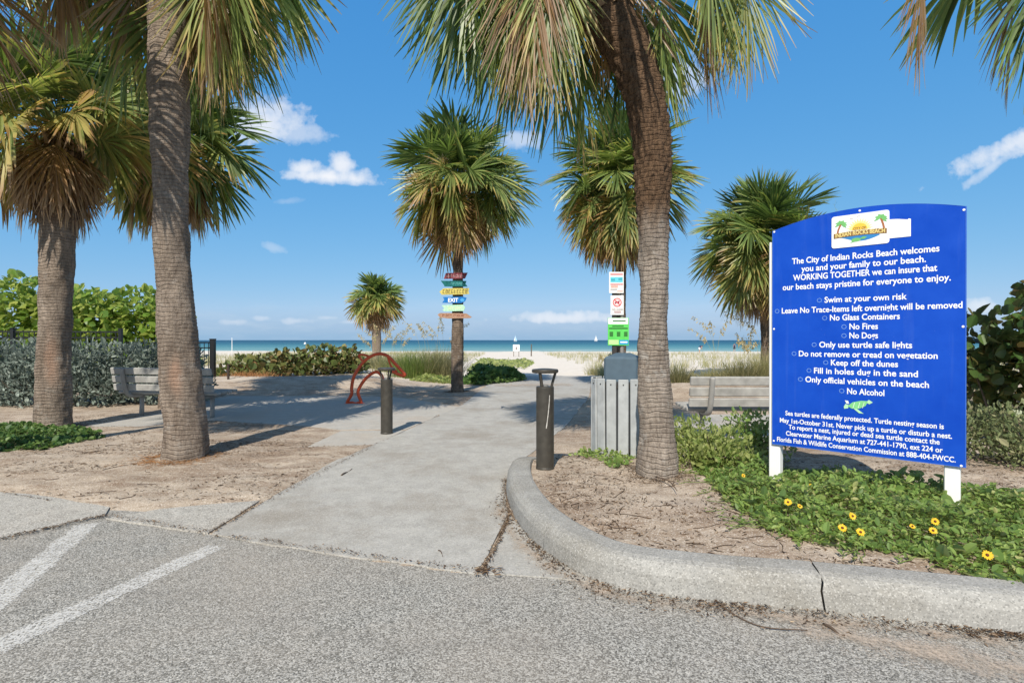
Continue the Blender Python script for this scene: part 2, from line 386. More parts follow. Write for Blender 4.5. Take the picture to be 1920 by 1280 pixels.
def mat_sea():
    m = M('sea_water'); co = m.coord(src='Position'); y = m.sepz(co, 1)
    st = m.coord((0.012, 0.06, 1), 'Position'); n = m.noise(st, 1.0, 5, 0.6)
    yy_ = m.math('ADD', m.math('DIVIDE', m.math('SUBTRACT', y, 110.0), 700.0), m.math('MULTIPLY', m.math('SUBTRACT', n, 0.5), 0.10))
    col = m.ramp(yy_, [(0.0, (0.34, 0.42, 0.38)), (0.03, (0.16, 0.32, 0.31)), (0.13, (0.075, 0.225, 0.25)), (0.33, (0.028, 0.125, 0.17)), (1.0, (0.012, 0.07, 0.12))])
    fo_ = m.noise(m.coord((0.02, 0.30, 1), 'Position'), 1.0, 6, 0.7)
    fm = m.math('MULTIPLY', m.ramp(fo_, [(0.56, 0.0), (0.62, 1.0)]), m.ramp(m.math('DIVIDE', m.math('SUBTRACT', y, 118.0), 60.0), [(0.0, 0.9), (0.35, 0.5), (1.0, 0.0)]))
    col = m.mix(fm, col, (0.70, 0.74, 0.74))
    m.set('Base Color', col).set('Roughness', 0.42).set('Specular IOR Level', 0.16)
    st2 = m.coord((0.25, 0.8, 1), 'Position'); w = m.noise(st2, 1.2, 6, 0.65)
    m.bump(w, 0.8, 0.5); return m.m

def mat_trunk(name, c0, c1, dark, ring=22.0, lichen=0.25):
    m = M(name); co = m.coord(src='Object')
    z = m.sepz(co, 2)
    wob = m.noise(co, 2.2, 4)
    rr = m.math('ADD', m.math('MULTIPLY', z, ring), m.math('MULTIPLY', wob, 4.0))
    band = m.math('FRACT', rr)
    bandv = m.math('PINGPONG', rr, 0.5)
    # short cracks along the trunk, finer lines around it
    vc = m.coord((40, 40, 11), 'Object'); crack = m.noise(vc, 1.0, 7, 0.75, dist=0.8)
    hc = m.coord((7, 7, 75), 'Object'); hl = m.noise(hc, 1.0, 6, 0.7, dist=0.5)
    big = m.noise(co, 1.3, 5, 0.6)
    col = m.mix(m.ramp(big, [(0.3, 0.0), (0.7, 1.0)]), c0, c1)
    col = m.mix(m.math('MULTIPLY', m.ramp(crack, [(0.38, 1.0), (0.54, 0.0)]), 0.60), col, dark)
    col = m.mix(m.math('MULTIPLY', m.ramp(bandv, [(0.0, 1.0), (0.16, 0.0)]), 0.22), col, dark)
    col = m.mix(m.math('MULTIPLY', m.ramp(hl, [(0.38, 1.0), (0.5, 0.0)]), 0.22), col, dark)
    pn = m.noise(m.coord((3.2, 3.2, 1.6), 'Object'), 1.0, 6, 0.7, dist=1.0)
    col = m.mix(m.math('MULTIPLY', m.ramp(pn, [(0.52, 0.0), (0.62, 1.0)]), 0.55), col, tuple(c * 0.55 for c in c0))
    col = m.mix(m.math('MULTIPLY', m.ramp(pn, [(0.36, 1.0), (0.45, 0.0)]), 0.40), col, tuple(min(1, c * 1.35) for c in c1))
    col = m.mix(m.math('MULTIPLY', m.attr('scar'), 0.75), col, (0.38, 0.245, 0.175))
    lc = m.noise(co, 5.5, 6, 0.7)
    col = m.mix(m.math('MULTIPLY', m.ramp(lc, [(0.56, 0.0), (0.68, 1.0)]), lichen), col, (0.52, 0.50, 0.46))
    h = m.attr('wear')                                    # 1 where old leaf bases still wrap the trunk
    col = m.mix(h, col, m.mix(m.ramp(crack, [(0.35, 0.0), (0.65, 1.0)]), (0.030, 0.020, 0.014), (0.20, 0.125, 0.075)))
    m.set('Base Color', col).set('Roughness', 0.95).set('Specular IOR Level', 0.1)
    hh = m.math('ADD', m.math('ADD', m.math('MULTIPLY', crack, 0.9), m.math('MULTIPLY', hl, 0.6)), m.math('MULTIPLY', m.ramp(bandv, [(0.0, 0.0), (0.2, 1.0)]), 0.35))
    m.bump(hh, 1.0, 0.028); return m.m

def mat_frond():
    """one material for palm leaves: attribute age 0 green .. 0.5 yellowing .. 1 dead, t = way out along a leaflet"""
    m = M('palm_frond'); r = m.island(); age = m.attr('age'); t = m.attr('t')
    k = m.math('ADD', age, m.math('MULTIPLY', m.math('SUBTRACT', r, 0.5), 0.22))
    tip = m.ramp(t, [(0.62, 0.0), (1.0, 1.0)])
    k = m.math('ADD', k, m.math('MULTIPLY', tip, m.math('ADD', m.math('MULTIPLY', age, 0.5), 0.10)), clamp=True)
    col = m.ramp(k, [(0.0, (0.060, 0.105, 0.034)), (0.22, (0.130, 0.195, 0.058)), (0.40, (0.235, 0.28, 0.09)), (0.55, (0.38, 0.31, 0.11)),
                     (0.70, (0.29, 0.175, 0.075)), (0.85, (0.26, 0.155, 0.085)), (1.0, (0.33, 0.235, 0.155))])
    r2 = m.ramp(r, [(0.0, 0.72), (1.0, 1.25)])
    col = m.mix(1.0, col, r2, 'MULTIPLY')
    m.set('Base Color', col).set('Roughness', 0.38).set('Specular IOR Level', 0.5)
    m.translucent(m.mix(1.0, col, (1.9, 1.9, 1.2), 'MULTIPLY'), 0.36); return m.m

m_ground, m_road, m_paint, m_sea = mat_ground(), mat_road(), mat_paint(), mat_sea()
m_path = mat_concrete('path_concrete', (0.335, 0.325, 0.30), (0.45, 0.437, 0.405), 0.32, (0.27, 0.24, 0.20), 0.75)
m_pad = mat_concrete('pad_concrete', (0.36, 0.345, 0.315), (0.45, 0.432, 0.395), 0.25, (0.42, 0.35, 0.28), 0.5)
m_apron = mat_concrete('apron_concrete', (0.33, 0.315, 0.285), (0.45, 0.43, 0.39), 0.75, (0.36, 0.30, 0.24), 0.35)
m_kerb = mat_concrete('kerb_concrete', (0.26, 0.256, 0.24), (0.365, 0.358, 0.335), 0.45, (0.22, 0.20, 0.165), 0.6)
m_trunk = mat_trunk('palm_bark', (0.235, 0.185, 0.145), (0.35, 0.29, 0.235), (0.085, 0.062, 0.047))
m_trunk_pale = mat_trunk('palm_bark_pale', (0.30, 0.25, 0.205), (0.40, 0.345, 0.29), (0.10, 0.075, 0.058), 24, 0.6)
m_trunk_dark = mat_trunk('palm_bark_dark', (0.16, 0.12, 0.09), (0.27, 0.21, 0.16), (0.05, 0.037, 0.028), 18, 0.35)
m_frond = mat_frond()
m_boot = plain('palm_leaf_base', (0.25, 0.165, 0.10), 0.9, 0.1, 0, 0.5, 9, 0.5)
m_stalk = plain('dry_stalk', (0.34, 0.29, 0.23), 0.8, 0.2, 0, 0.3)
m_stalk_g = plain('pale_green_stalk', (0.24, 0.30, 0.12), 0.8, 0.2, 0, 0.3)

# ------------------------------------------------------------------ terrain
def sst(x, a, b):
    t = np.clip((x - a) / (b - a), 0, 1); return t * t * (3 - 2 * t)
def vnoise(x, y, s, seed=0):
    """cheap value noise"""
    x = np.asarray(x) * s; y = np.asarray(y) * s
    xi = np.floor(x).astype(np.int64); yi = np.floor(y).astype(np.int64); fx = x - xi; fy = y - yi
    def hsh(a, b):
        v = np.sin(a * 127.1 + b * 311.7 + seed * 74.7) * 43758.5453; return v - np.floor(v)
    fx = fx * fx * (3 - 2 * fx); fy = fy * fy * (3 - 2 * fy)
    return (hsh(xi, yi) * (1 - fx) + hsh(xi + 1, yi) * fx) * (1 - fy) + (hsh(xi, yi + 1) * (1 - fx) + hsh(xi + 1, yi + 1) * fx) * fy
def fbm(x, y, s, o=4, seed=0):
    a = 0.5; r = 0
    for i in range(o): r = r + a * (vnoise(x, y, s * 2 ** i, seed + i) - 0.5); a *= 0.55
    return r
def sdf(poly, x, y):
    """signed distance, negative inside"""
    poly = np.asarray(poly, float); d = np.full(x.shape, 1e9); ins = np.zeros(x.shape, bool)
    for i in range(len(poly)):
        ax, ay = poly[i]; bx, by = poly[(i + 1) % len(poly)]
        ex, ey = bx - ax, by - ay; wx, wy = x - ax, y - ay
        t = np.clip((wx * ex + wy * ey) / (ex * ex + ey * ey + 1e-12), 0, 1)
        d = np.minimum(d, np.hypot(wx - ex * t, wy - ey * t))
        c = ((ay <= y) & (by > y)) | ((by <= y) & (ay > y))
        xin = ax + (y - ay) / (ey if abs(ey) > 1e-12 else 1e-12) * ex
        ins ^= c & (x < xin)
    return np.where(ins, -d, d)
ROAD = [(-40, 4.6), (-3.3, 4.25), (-2.5, 4.15)] + [G(*p) for p in ((382, 1001), (430, 1007), (640, 1041), (895, 1074), (1000, 1079), (1100, 1088))] + \
       [(0.62, 2.90), (1.15, 2.80), (1.6, 2.70), (2.4, 2.5), (4.5, 2.0), (12, 0.2), (40, -6), (40, -40), (-40, -40)]
APRON = [G(*p) for p in ((-900, 880), (-200, 908), (0, 924), (95, 934), (205, 953), (196, 968), (100, 990), (0, 1013), (-250, 1090))]
TRI = [G(*p) for p in ((196, 974), (300, 956), (485, 940), (392, 1001))]
PATH = [G(*p) for p in ((393, 1003), (430, 1009), (640, 1043), (893, 1076), (952, 966), (946, 905), (962, 872), (1002, 846), (1060, 800), (1104, 745), (1112, 705), (935, 705), (866, 760), (765, 806), (702, 834), (622, 868), (490, 945))]
SLAB = [G(*p) for p in ((906, 1076), (960, 966), (990, 1010), (1050, 1058), (1110, 1090))]
PAD = [G(*p) for p in ((150, 800), (340, 768), (425, 741), (560, 738), (740, 744), (862, 763), (762, 805), (640, 806), (560, 798), (400, 789), (260, 800))]
BPAD = [G(*p) for p in ((575, 838), (640, 808), (760, 807), (700, 834))]
RPAD = [(1.95, 7.0), (9.5, 6.9), (9.5, 9.6), (1.9, 9.7)]
KERB = [(0.36, 5.95), (0.17, 5.80), (0.02, 5.52), (-0.05, 5.06), (-0.03, 4.40), (0.093, 3.73), (0.29, 3.24), (0.555, 2.92), (1.07, 2.74), (1.55, 2.645), (2.34, 2.437), (3.03, 2.26), (4.5, 1.9), (7.5, 1.2), (11, 0.3)]
BED = [(k[0] + 0.10, k[1] + 0.06) for k in KERB] + [(14, 1.5), (14, 6.0), (2.0, 6.1), (0.9, 6.3)]
BED_H = 0.155
def catmull(P, per=8):
    P = np.asarray(P, float); Q = np.concatenate([[2 * P[0] - P[1]], P, [2 * P[-1] - P[-2]]]); out = []
    for i in range(1, len(Q) - 2):
        for k in range(per):
            t = k / per; p0, p1, p2, p3 = Q[i - 1], Q[i], Q[i + 1], Q[i + 2]
            out.append(0.5 * ((2 * p1) + (-p0 + p2) * t + (2 * p0 - 5 * p1 + 4 * p2 - p3) * t * t + (-p0 + 3 * p1 - 3 * p2 + p3) * t ** 3))
    out.append(P[-1]); return np.array(out)
KL = catmull(KERB, 8)
def macro(x, y):
    """large shape of the land"""
    z = -1.2 * np.clip((y - 20) / 102.0, 0, None) * (y < 400) - 1.2 * (y >= 400) * 3
    z = z + 0.26 * np.exp(-((y - 15.4) / 1.7) ** 2) * sst(-x, 2.2, 4.4) * sst(-x, 14, 9)
    z = z + 0.30 * np.exp(-((y - 12.8) / 1.5) ** 2) * sst(x, 2.6, 4.2)
    z = z + 0.35 * np.exp(-((y - 22) / 4.0) ** 2) * sst(-x, 2.5, 6.0) + 0.25 * np.exp(-((y - 22) / 4.0) ** 2) * sst(x, 4.5, 8.0)
    z = z + 0.25 * fbm(x, y, 0.22, 3, 5) * sst(y, 14, 20) * sst(np.abs(x - 1.2), 1.5, 5) * (y < 125)
    return z
def terrain(x, y, detail=True):
    x = np.asarray(x, float); y = np.asarray(y, float)
    z = macro(x, y)
    wob = 0.10 * fbm(x, y, 2.2, 4, 3) + 0.05 * fbm(x, y, 9.0, 2, 9)
    d = np.minimum.reduce([sdf(P, x, y) for P in (ROAD, APRON, TRI, PATH, SLAB, PAD, BPAD, RPAD)])
    fadey = sst(y, 11, 16)
    dune = np.clip((d + wob * 1.3) * 0.16, -0.03, 0.022) * (1 - fadey)
    z = z + dune + (0.05 * fbm(x, y, 1.6, 4, 1) + 0.035 * fbm(x, y, 6.0, 3, 2)) * sst(d, 0.0, 0.35)
    db = sdf(BED, x, y)
    top = BED_H - 0.02 + 0.05 * fbm(x, y, 1.8, 4, 21) + 0.035 * fbm(x, y, 6.5, 3, 22)
    back = sst(y - 0.04 * x, 6.3, 5.2)
    z = np.where(db < 0, top * back + (1 - back) * z, z)
    return z
def gz(x, y): return float(terrain(np.array([x]), np.array([y]))[0])

def axis(pts):
    out = []
    for a, b, st in pts: out += list(np.arange(a, b, st))
    return np.array(out + [pts[-1][1]])
gx = axis([(-2500, -300, 440), (-300, -60, 40), (-60, -20, 4), (-20, -9, 0.5), (-9, -5, 0.10), (-5, 5, 0.05), (5, 9, 0.1), (9, 20, 0.5), (20, 60, 4), (60, 300, 40), (300, 2500, 440)])
gy = axis([(-40, 0, 4), (0, 2.0, 0.4), (2.0, 7.0, 0.05), (7, 14, 0.09), (14, 26, 0.25), (26, 130, 2.0), (130, 400, 30)])
XX, YY = np.meshgrid(gx, gy)
ZZ = terrain(XX, YY)
nx, ny = len(gx), len(gy)
i, j = np.meshgrid(np.arange(ny - 1), np.arange(nx - 1), indexing='ij')
b0 = (i * nx + j).ravel()
nb = NB(); nb.add(np.stack([XX, YY, ZZ], -1).reshape(-1, 3), [(np.stack([b0, b0 + 1, b0 + nx + 1, b0 + nx], -1), 0)])
tag(nb.build('ground', m_ground, smooth=True), kind='structure')

def sheet(name, poly, z, mat, wob=0.0, seed=0, step=0.12):
    """thin slab with a slightly ragged outline and real thickness"""
    P = np.asarray(poly, float); out = []
    for a, b in zip(P, np.roll(P, -1, 0)):
        n = max(1, min(200, int(np.linalg.norm(b - a) / step)))
        for k in range(n): out.append(a + (b - a) * k / n)
    out = np.array(out)
    if wob:
        out = out + wob * np.stack([fbm(out[:, 0], out[:, 1], 5, 3, seed), fbm(out[:, 0], out[:, 1], 5, 3, seed + 11)], -1)
    ar = 0.5 * np.sum(out[:, 0] * np.roll(out[:, 1], -1) - np.roll(out[:, 0], -1) * out[:, 1])
    if ar < 0: out = out[::-1]
    nb = NB(); nb.prism(out, (0, 0, z), (1, 0, 0), (0, 1, 0), 0.05 if name != 'road' else 0.2)
    return tag(nb.build(name, mat), kind='structure')
sheet('road', ROAD, 0.0, m_road, 0.06, 3)
sheet('apron', APRON, 0.012, m_apron, 0.05, 4)
sheet('apron', TRI, 0.010, m_apron, 0.05, 5)
sheet('path', PATH, 0.008, m_path, 0.05, 6)
sheet('apron', SLAB, 0.006, m_path, 0.05, 7)
sheet('pavement', PAD, 0.006, m_pad, 0.02, 8)
sheet('pavement', BPAD, 0.005, m_pad, 0.03, 9)
sheet('pavement', RPAD, 0.004, m_pad, 0.02, 10)
nb = NB(); nb.add([(-9000, 95, -1.15), (9000, 95, -1.15), (9000, 30000, -1.15), (-9000, 30000, -1.15)], [([[0, 1, 2, 3]], 0)])
tag(nb.build('sea', m_sea), kind='structure')

# ---- kerb swept along its line, in three lengths with open joints
def kerb_piece(nb, pts, h0):
    n = len(pts); tan = np.gradient(pts, axis=0); tan = unit(tan); nor = np.stack([-tan[:, 1], tan[:, 0]], -1)
    prof = np.array([(0.0, -0.3), (0.0, 0.0), (0.012, 0.10), (0.028, 0.135), (0.055, 0.158), (0.09, 0.168), (0.20, 0.172), (0.222, 0.165), (0.232, 0.14), (0.232, -0.3)])
    V_ = []
    for ip, (p, nn, hh) in enumerate(zip(pts, nor, h0)):
        for ik, (a, z) in enumerate(prof):
            if ip in (0, n - 1): p = pts[ip] + tan[ip] * (0.012 * math.sin(ik * 1.9) + 0.008 * math.sin(ik * 4.3 + 1))
            w = 0.006 * fbm(np.array([p[0] + a]), np.array([p[1] + z]), 6, 3, 2)[0]
            V_.append((p[0] + nn[0] * (a + w), p[1] + nn[1] * (a + w), z * (hh if z > 0 else 1) + w * 0.6))
    k = len(prof); i, j = np.meshgrid(np.arange(n - 1), np.arange(k - 1), indexing='ij'); b = (i * k + j).ravel()
    nb.add(V_, [(np.stack([b, b + k, b + k + 1, b + 1], -1), 0), (np.array([np.arange(k), (n - 1) * k + np.arange(k)[::-1]]), 0)])
KF = catmull(KERB, 24)
hk = np.concatenate([np.linspace(0.12, 1.0, 60) ** 0.8, np.ones(len(KF) - 60)])
nb = NB()
def cut(x, y): return int(np.argmin(np.hypot(KF[:, 0] - x, KF[:, 1] - y)))
ca, cb = cut(*G(1018, 1032)), cut(1.55, 2.645)
def trimmed(a, b):
    P = KF[a:b].copy(); P[0] = P[0] + (P[1] - P[0]) / np.linalg.norm(P[1] - P[0]) * 0.0; return P, hk[a:b]
for a, b, ga, gb in ((0, ca, 0, .002), (ca, cb, .002, .005), (cb, len(KF), .005, 0)):
    P, H = trimmed(a, b + 1 if b < len(KF) else b)
    if ga: P[0] = P[0] + unit(P[1] - P[0]) * ga
    if gb: P[-1] = P[-1] - unit(P[-1] - P[-2]) * gb
    kerb_piece(nb, P, H)
tag(nb.build('kerb', m_kerb, smooth=False), kind='structure')

# ---- worn parking stripes
def stripe(name, a, b, w0, w1):
    a, b = np.array(a), np.array(b); d = unit(b - a); n = np.array([-d[1], d[0]]); m = 24; V_ = []; E = []
    for k in range(m + 1):
        p = a + (b - a) * k / m; w = w0 + (w1 - w0) * k / m
        for q, e in ((-1, 1.0), (-.55, 0.0), (.55, 0.0), (1, 1.0)):
            V_.append((*(p + n * q * w / 2), 0.004)); E.append(max(e, 1.0 if k in (0, m) else 0))
    i, j = np.meshgrid(np.arange(m), np.arange(3), indexing='ij'); b0 = (i * 4 + j).ravel()
    nb = NB(); nb.add(V_, [(np.stack([b0, b0 + 4, b0 + 5, b0 + 1], -1)[:, ::-1], 0)], edge=np.array(E))
    return tag(nb.build(name, m_paint), kind='structure')
stripe('road_marking', G(415, 1020), G(-110, 1262), 0.20, 0.23)
stripe('road_marking', G(170, 978), G(-130, 1230), 0.22, 0.25)

# ------------------------------------------------------------------ palms
def frond(nb, O, az, el, Lp, Rf, spread=2.3, droop=0.5, tipdroop=0.35, age=0.1, nseg=44, bend=0.9, roll=0.0, r=rng):
    """costapalmate fan leaf: stalk, arching midrib, pleated blade split into drooping leaflets"""
    O = np.asarray(O, float); n = 9
    pts = [O]; e = el
    hd = np.array([math.cos(az), math.sin(az), 0.0])
    for k in range(n):
        e_ = el - bend * ((k + 1) / n) ** 1.6
        pts.append(pts[-1] + Lp / n * (hd * math.cos(e_) + np.array([0, 0, math.sin(e_)])))
    pts = np.array(pts)
    nb.tube(pts, np.linspace(0.020, 0.010, n + 1), 4, age=age * 0.8 + 0.16, t=0.0)
    T0 = unit(pts[-1] - pts[-2]); S = np.cross(T0, [0, 0, 1.0]); S = unit(S) if np.linalg.norm(S) > 1e-3 else np.array([hd[1], -hd[0], 0])
    S = unit(S + roll * np.cross(T0, S)); N0 = np.cross(S, T0)
    # midrib curving downwards
    cs = []; p = pts[-1]; e2 = math.asin(np.clip(T0[2], -1, 1))
    nc = 6
    for k in range(nc + 1):
        cs.append(p); e2 = max(e2 - droop / nc, -1.5)
        p = p + 0.42 * Rf / nc * unit(hd * math.cos(e2) + np.array([0, 0, math.sin(e2)]) + S * 0)
    cs = np.array(cs)
    a = np.linspace(-spread, spread, nseg) + r.normal(0, 0.012, nseg)
    aa = np.clip(np.abs(a) / spread, 0, 1)
    ln = Rf * (1.0 - 0.30 * aa ** 1.5) * r.uniform(0.86, 1.06, nseg) * (1 - 0.0 * aa)
    f = np.clip((1 - aa) ** 1.15, 0, 1) * nc
    i0 = np.minimum(f.astype(int), nc - 1); fr = (f - i0)[:, None]
    base = cs[i0] * (1 - fr) + cs[i0 + 1] * fr
    Tl = unit(cs[np.minimum(i0 + 1, nc)] - cs[i0])
    Nl = np.cross(S[None], Tl)
    V_fold = 0.22
    d = unit(np.cos(a)[:, None] * Tl + np.sin(a)[:, None] * S[None] + Nl * (V_fold * (np.abs(np.sin(a))))[:, None])
    side = unit(np.cross(d, Nl))
    t = np.array([0.0, 0.22, 0.45, 0.64, 0.83, 1.0])
    da = 2 * spread / nseg
    w = np.array([0.006, 0.34 * da, 0.62 * da, 0.70 * da, 0.42 * da, 0.004]) * Rf
    g = tipdroop * r.uniform(0.6, 1.4, nseg)
    tw = r.normal(0, 0.10, nseg)
    C0 = base[:, None] + ln[:, None, None] * t[None, :, None] * d[:, None]
    sag = (t ** 2.2)[None] * (g * ln)[:, None]
    horiz = np.sqrt(np.clip(1 - d[:, 2] ** 2, 0, 1))[:, None]
    C0[:, :, 2] -= sag * (0.35 + 0.65 * horiz)
    C0 = C0 + (side * tw[:, None])[:, None] * (ln[:, None] * (t ** 2)[None])[:, :, None]
    pleat = Nl * np.where(np.arange(nseg) % 2 == 0, 1, -1)[:, None] * 0.45
    sv = unit(side + pleat)
    L = C0 - sv[:, None] * (w / 2)[None, :, None]; Rr = C0 + sv[:, None] * (w / 2)[None, :, None]
    k = len(t)
    Vv = np.stack([L, Rr], 2).reshape(nseg, -1, 3)
    q = np.arange(k - 1)[:, None] * 2 + np.array([0, 1, 3, 2])[None]
    F = (q[None] + (np.arange(nseg) * k * 2)[:, None, None]).reshape(-1, 4)
    ag = np.clip(age + r.normal(0, 0.05, nseg), 0, 1)
    nb.add(Vv.reshape(-1, 3), [(F, 0)], age=np.repeat(ag, 2 * k), t=np.tile(np.repeat(t, 2), nseg))

def stalk(nb, O, az, el, L, bend, n_br=14, br=0.35, r0=0.010, r=rng, up=-0.4):
    """flower stalk with drooping side branches"""
    hd = np.array([math.cos(az), math.sin(az), 0.0]); pts = [np.asarray(O, float)]; n = 12
    for k in range(n):
        e = el - bend * ((k + 1) / n) ** 1.5
        pts.append(pts[-1] + L / n * (hd * math.cos(e) + np.array([0, 0, math.sin(e)])) + r.normal(0, 0.008 * L, 3))
    pts = np.array(pts); nb.tube(pts, np.linspace(r0, r0 * 0.3, n + 1), 4)
    for k in range(n_br):
        i = int(4 + (n - 4) * k / n_br); p = pts[i]; dd = unit(r.normal(size=3) + np.array([0, 0, up]) + unit(pts[min(i + 1, n)] - pts[i - 1]) * 0.9)
        q = [p]; l = br * r.uniform(0.5, 1.1)
        for s in range(5):
            dd = unit(dd + r.normal(0, 0.22, 3) + np.array([0, 0, -0.16])); q.append(q[-1] + dd * l / 5)
        q = np.array(q); nb.tube(q, np.linspace(r0 * 0.45, r0 * 0.15, 6), 3)
        for s in range(3):
            j = r.integers(1, 5); e = [q[j]]; dx = unit(r.normal(size=3) + dd)
            for _ in range(3): dx = unit(dx + r.normal(0, 0.3, 3) + np.array([0, 0, -0.15])); e.append(e[-1] + dx * l / 7)
            nb.tube(np.array(e), r0 * 0.17, 3)

def trunk_mesh(line, n=44, step=0.02, rough=0.02, ring=24.0, wear_from=1e9, seed=0, hole=None):
    """line: rows (x, y, z, radius); local to the tree base"""
    line = np.asarray(line, float); Lz = np.concatenate([[0], np.cumsum(np.linalg.norm(np.diff(line[:, :3], axis=0), axis=1))])
    s = np.arange(0, Lz[-1], step)
    sm = catmull(line, 12); sl = np.concatenate([[0], np.cumsum(np.linalg.norm(np.diff(sm[:, :3], axis=0), axis=1))])
    P = np.stack([np.interp(s, sl, sm[:, c]) for c in range(4)], -1)
    tan = unit(np.gradient(P[:, :3], axis=0)); ux = np.array([1.0, 0, 0]); N = unit(ux - tan * (tan @ ux)[:, None]); B = np.cross(tan, N)
    a = np.arange(n) * 2 * PI / n
    S, A = np.meshgrid(s, a, indexing='ij')
    ang = np.stack([np.cos(A), np.sin(A)], -1)
    ph = S * ring / 1.0 + 1.6 * fbm(ang[..., 0] * 1.5 + 3, S * 1.3 + ang[..., 1], 1.0, 3, seed)
    ringd = np.abs((ph % 1.0) - 0.5) * 2
    d = rough * (0.28 * (ringd - 0.5) + 2.4 * fbm(A / (2 * PI) * 9 + seed, S * 4, 1.0, 4, seed + 4) + 1.2 * fbm(ang[..., 0] * 3 + S, ang[..., 1] * 3 + S * 2, 1.0, 3, seed + 8))
    scar = np.zeros_like(S)
    rad = P[:, 3][:, None] * (1 + 0.20 * fbm(np.repeat(s[:, None], n, 1) * 1.1 + ang[..., 0] * .4, ang[..., 1] * .4, 1.0, 3, seed + 2)) + d
    wear = sst(S + 0.3 * fbm(A * 2, S * 3, 1.0, 3, seed), wear_from - 0.25, wear_from + 0.25)
    rad = rad + wear * 0.022 * (np.abs(((A / (2 * PI) * 10 + S * 5.0) % 1) - .5) * 2 + np.abs(((A / (2 * PI) * 10 - S * 5.0) % 1) - .5) * 2 - 1.0)
    if hole is not None:
        hz, ha, hw, hh, hd_ = hole
        scar = np.clip(1.6 * np.exp(-((S - hz) / hh) ** 2 - ((((A - ha + PI) % (2 * PI)) - PI) / hw) ** 2) + 0.9 * fbm(A * 3, S * 5, 1.0, 3, seed) - .35, 0, 1)
        rad = rad - hd_ * np.exp(-((S - hz) / hh) ** 2 - ((((A - ha + PI) % (2 * PI)) - PI) / hw) ** 2)
    Vv = P[:, None, :3] + rad[..., None] * (np.cos(A)[..., None] * N[:, None] + np.sin(A)[..., None] * B[:, None])
    m = len(s); i, j = np.meshgrid(np.arange(m - 1), np.arange(n), indexing='ij'); j2 = (j + 1) % n
    F = np.stack([i * n + j, i * n + j2, (i + 1) * n + j2, (i + 1) * n + j], -1).reshape(-1, 4)
    nb = NB(); nb.add(Vv.reshape(-1, 3), [(F, 0), (np.array([(m - 1) * n + np.arange(n)]), 0)], wear=wear.ravel(), scar=scar.ravel())
    return nb, P[-1], tan[-1]

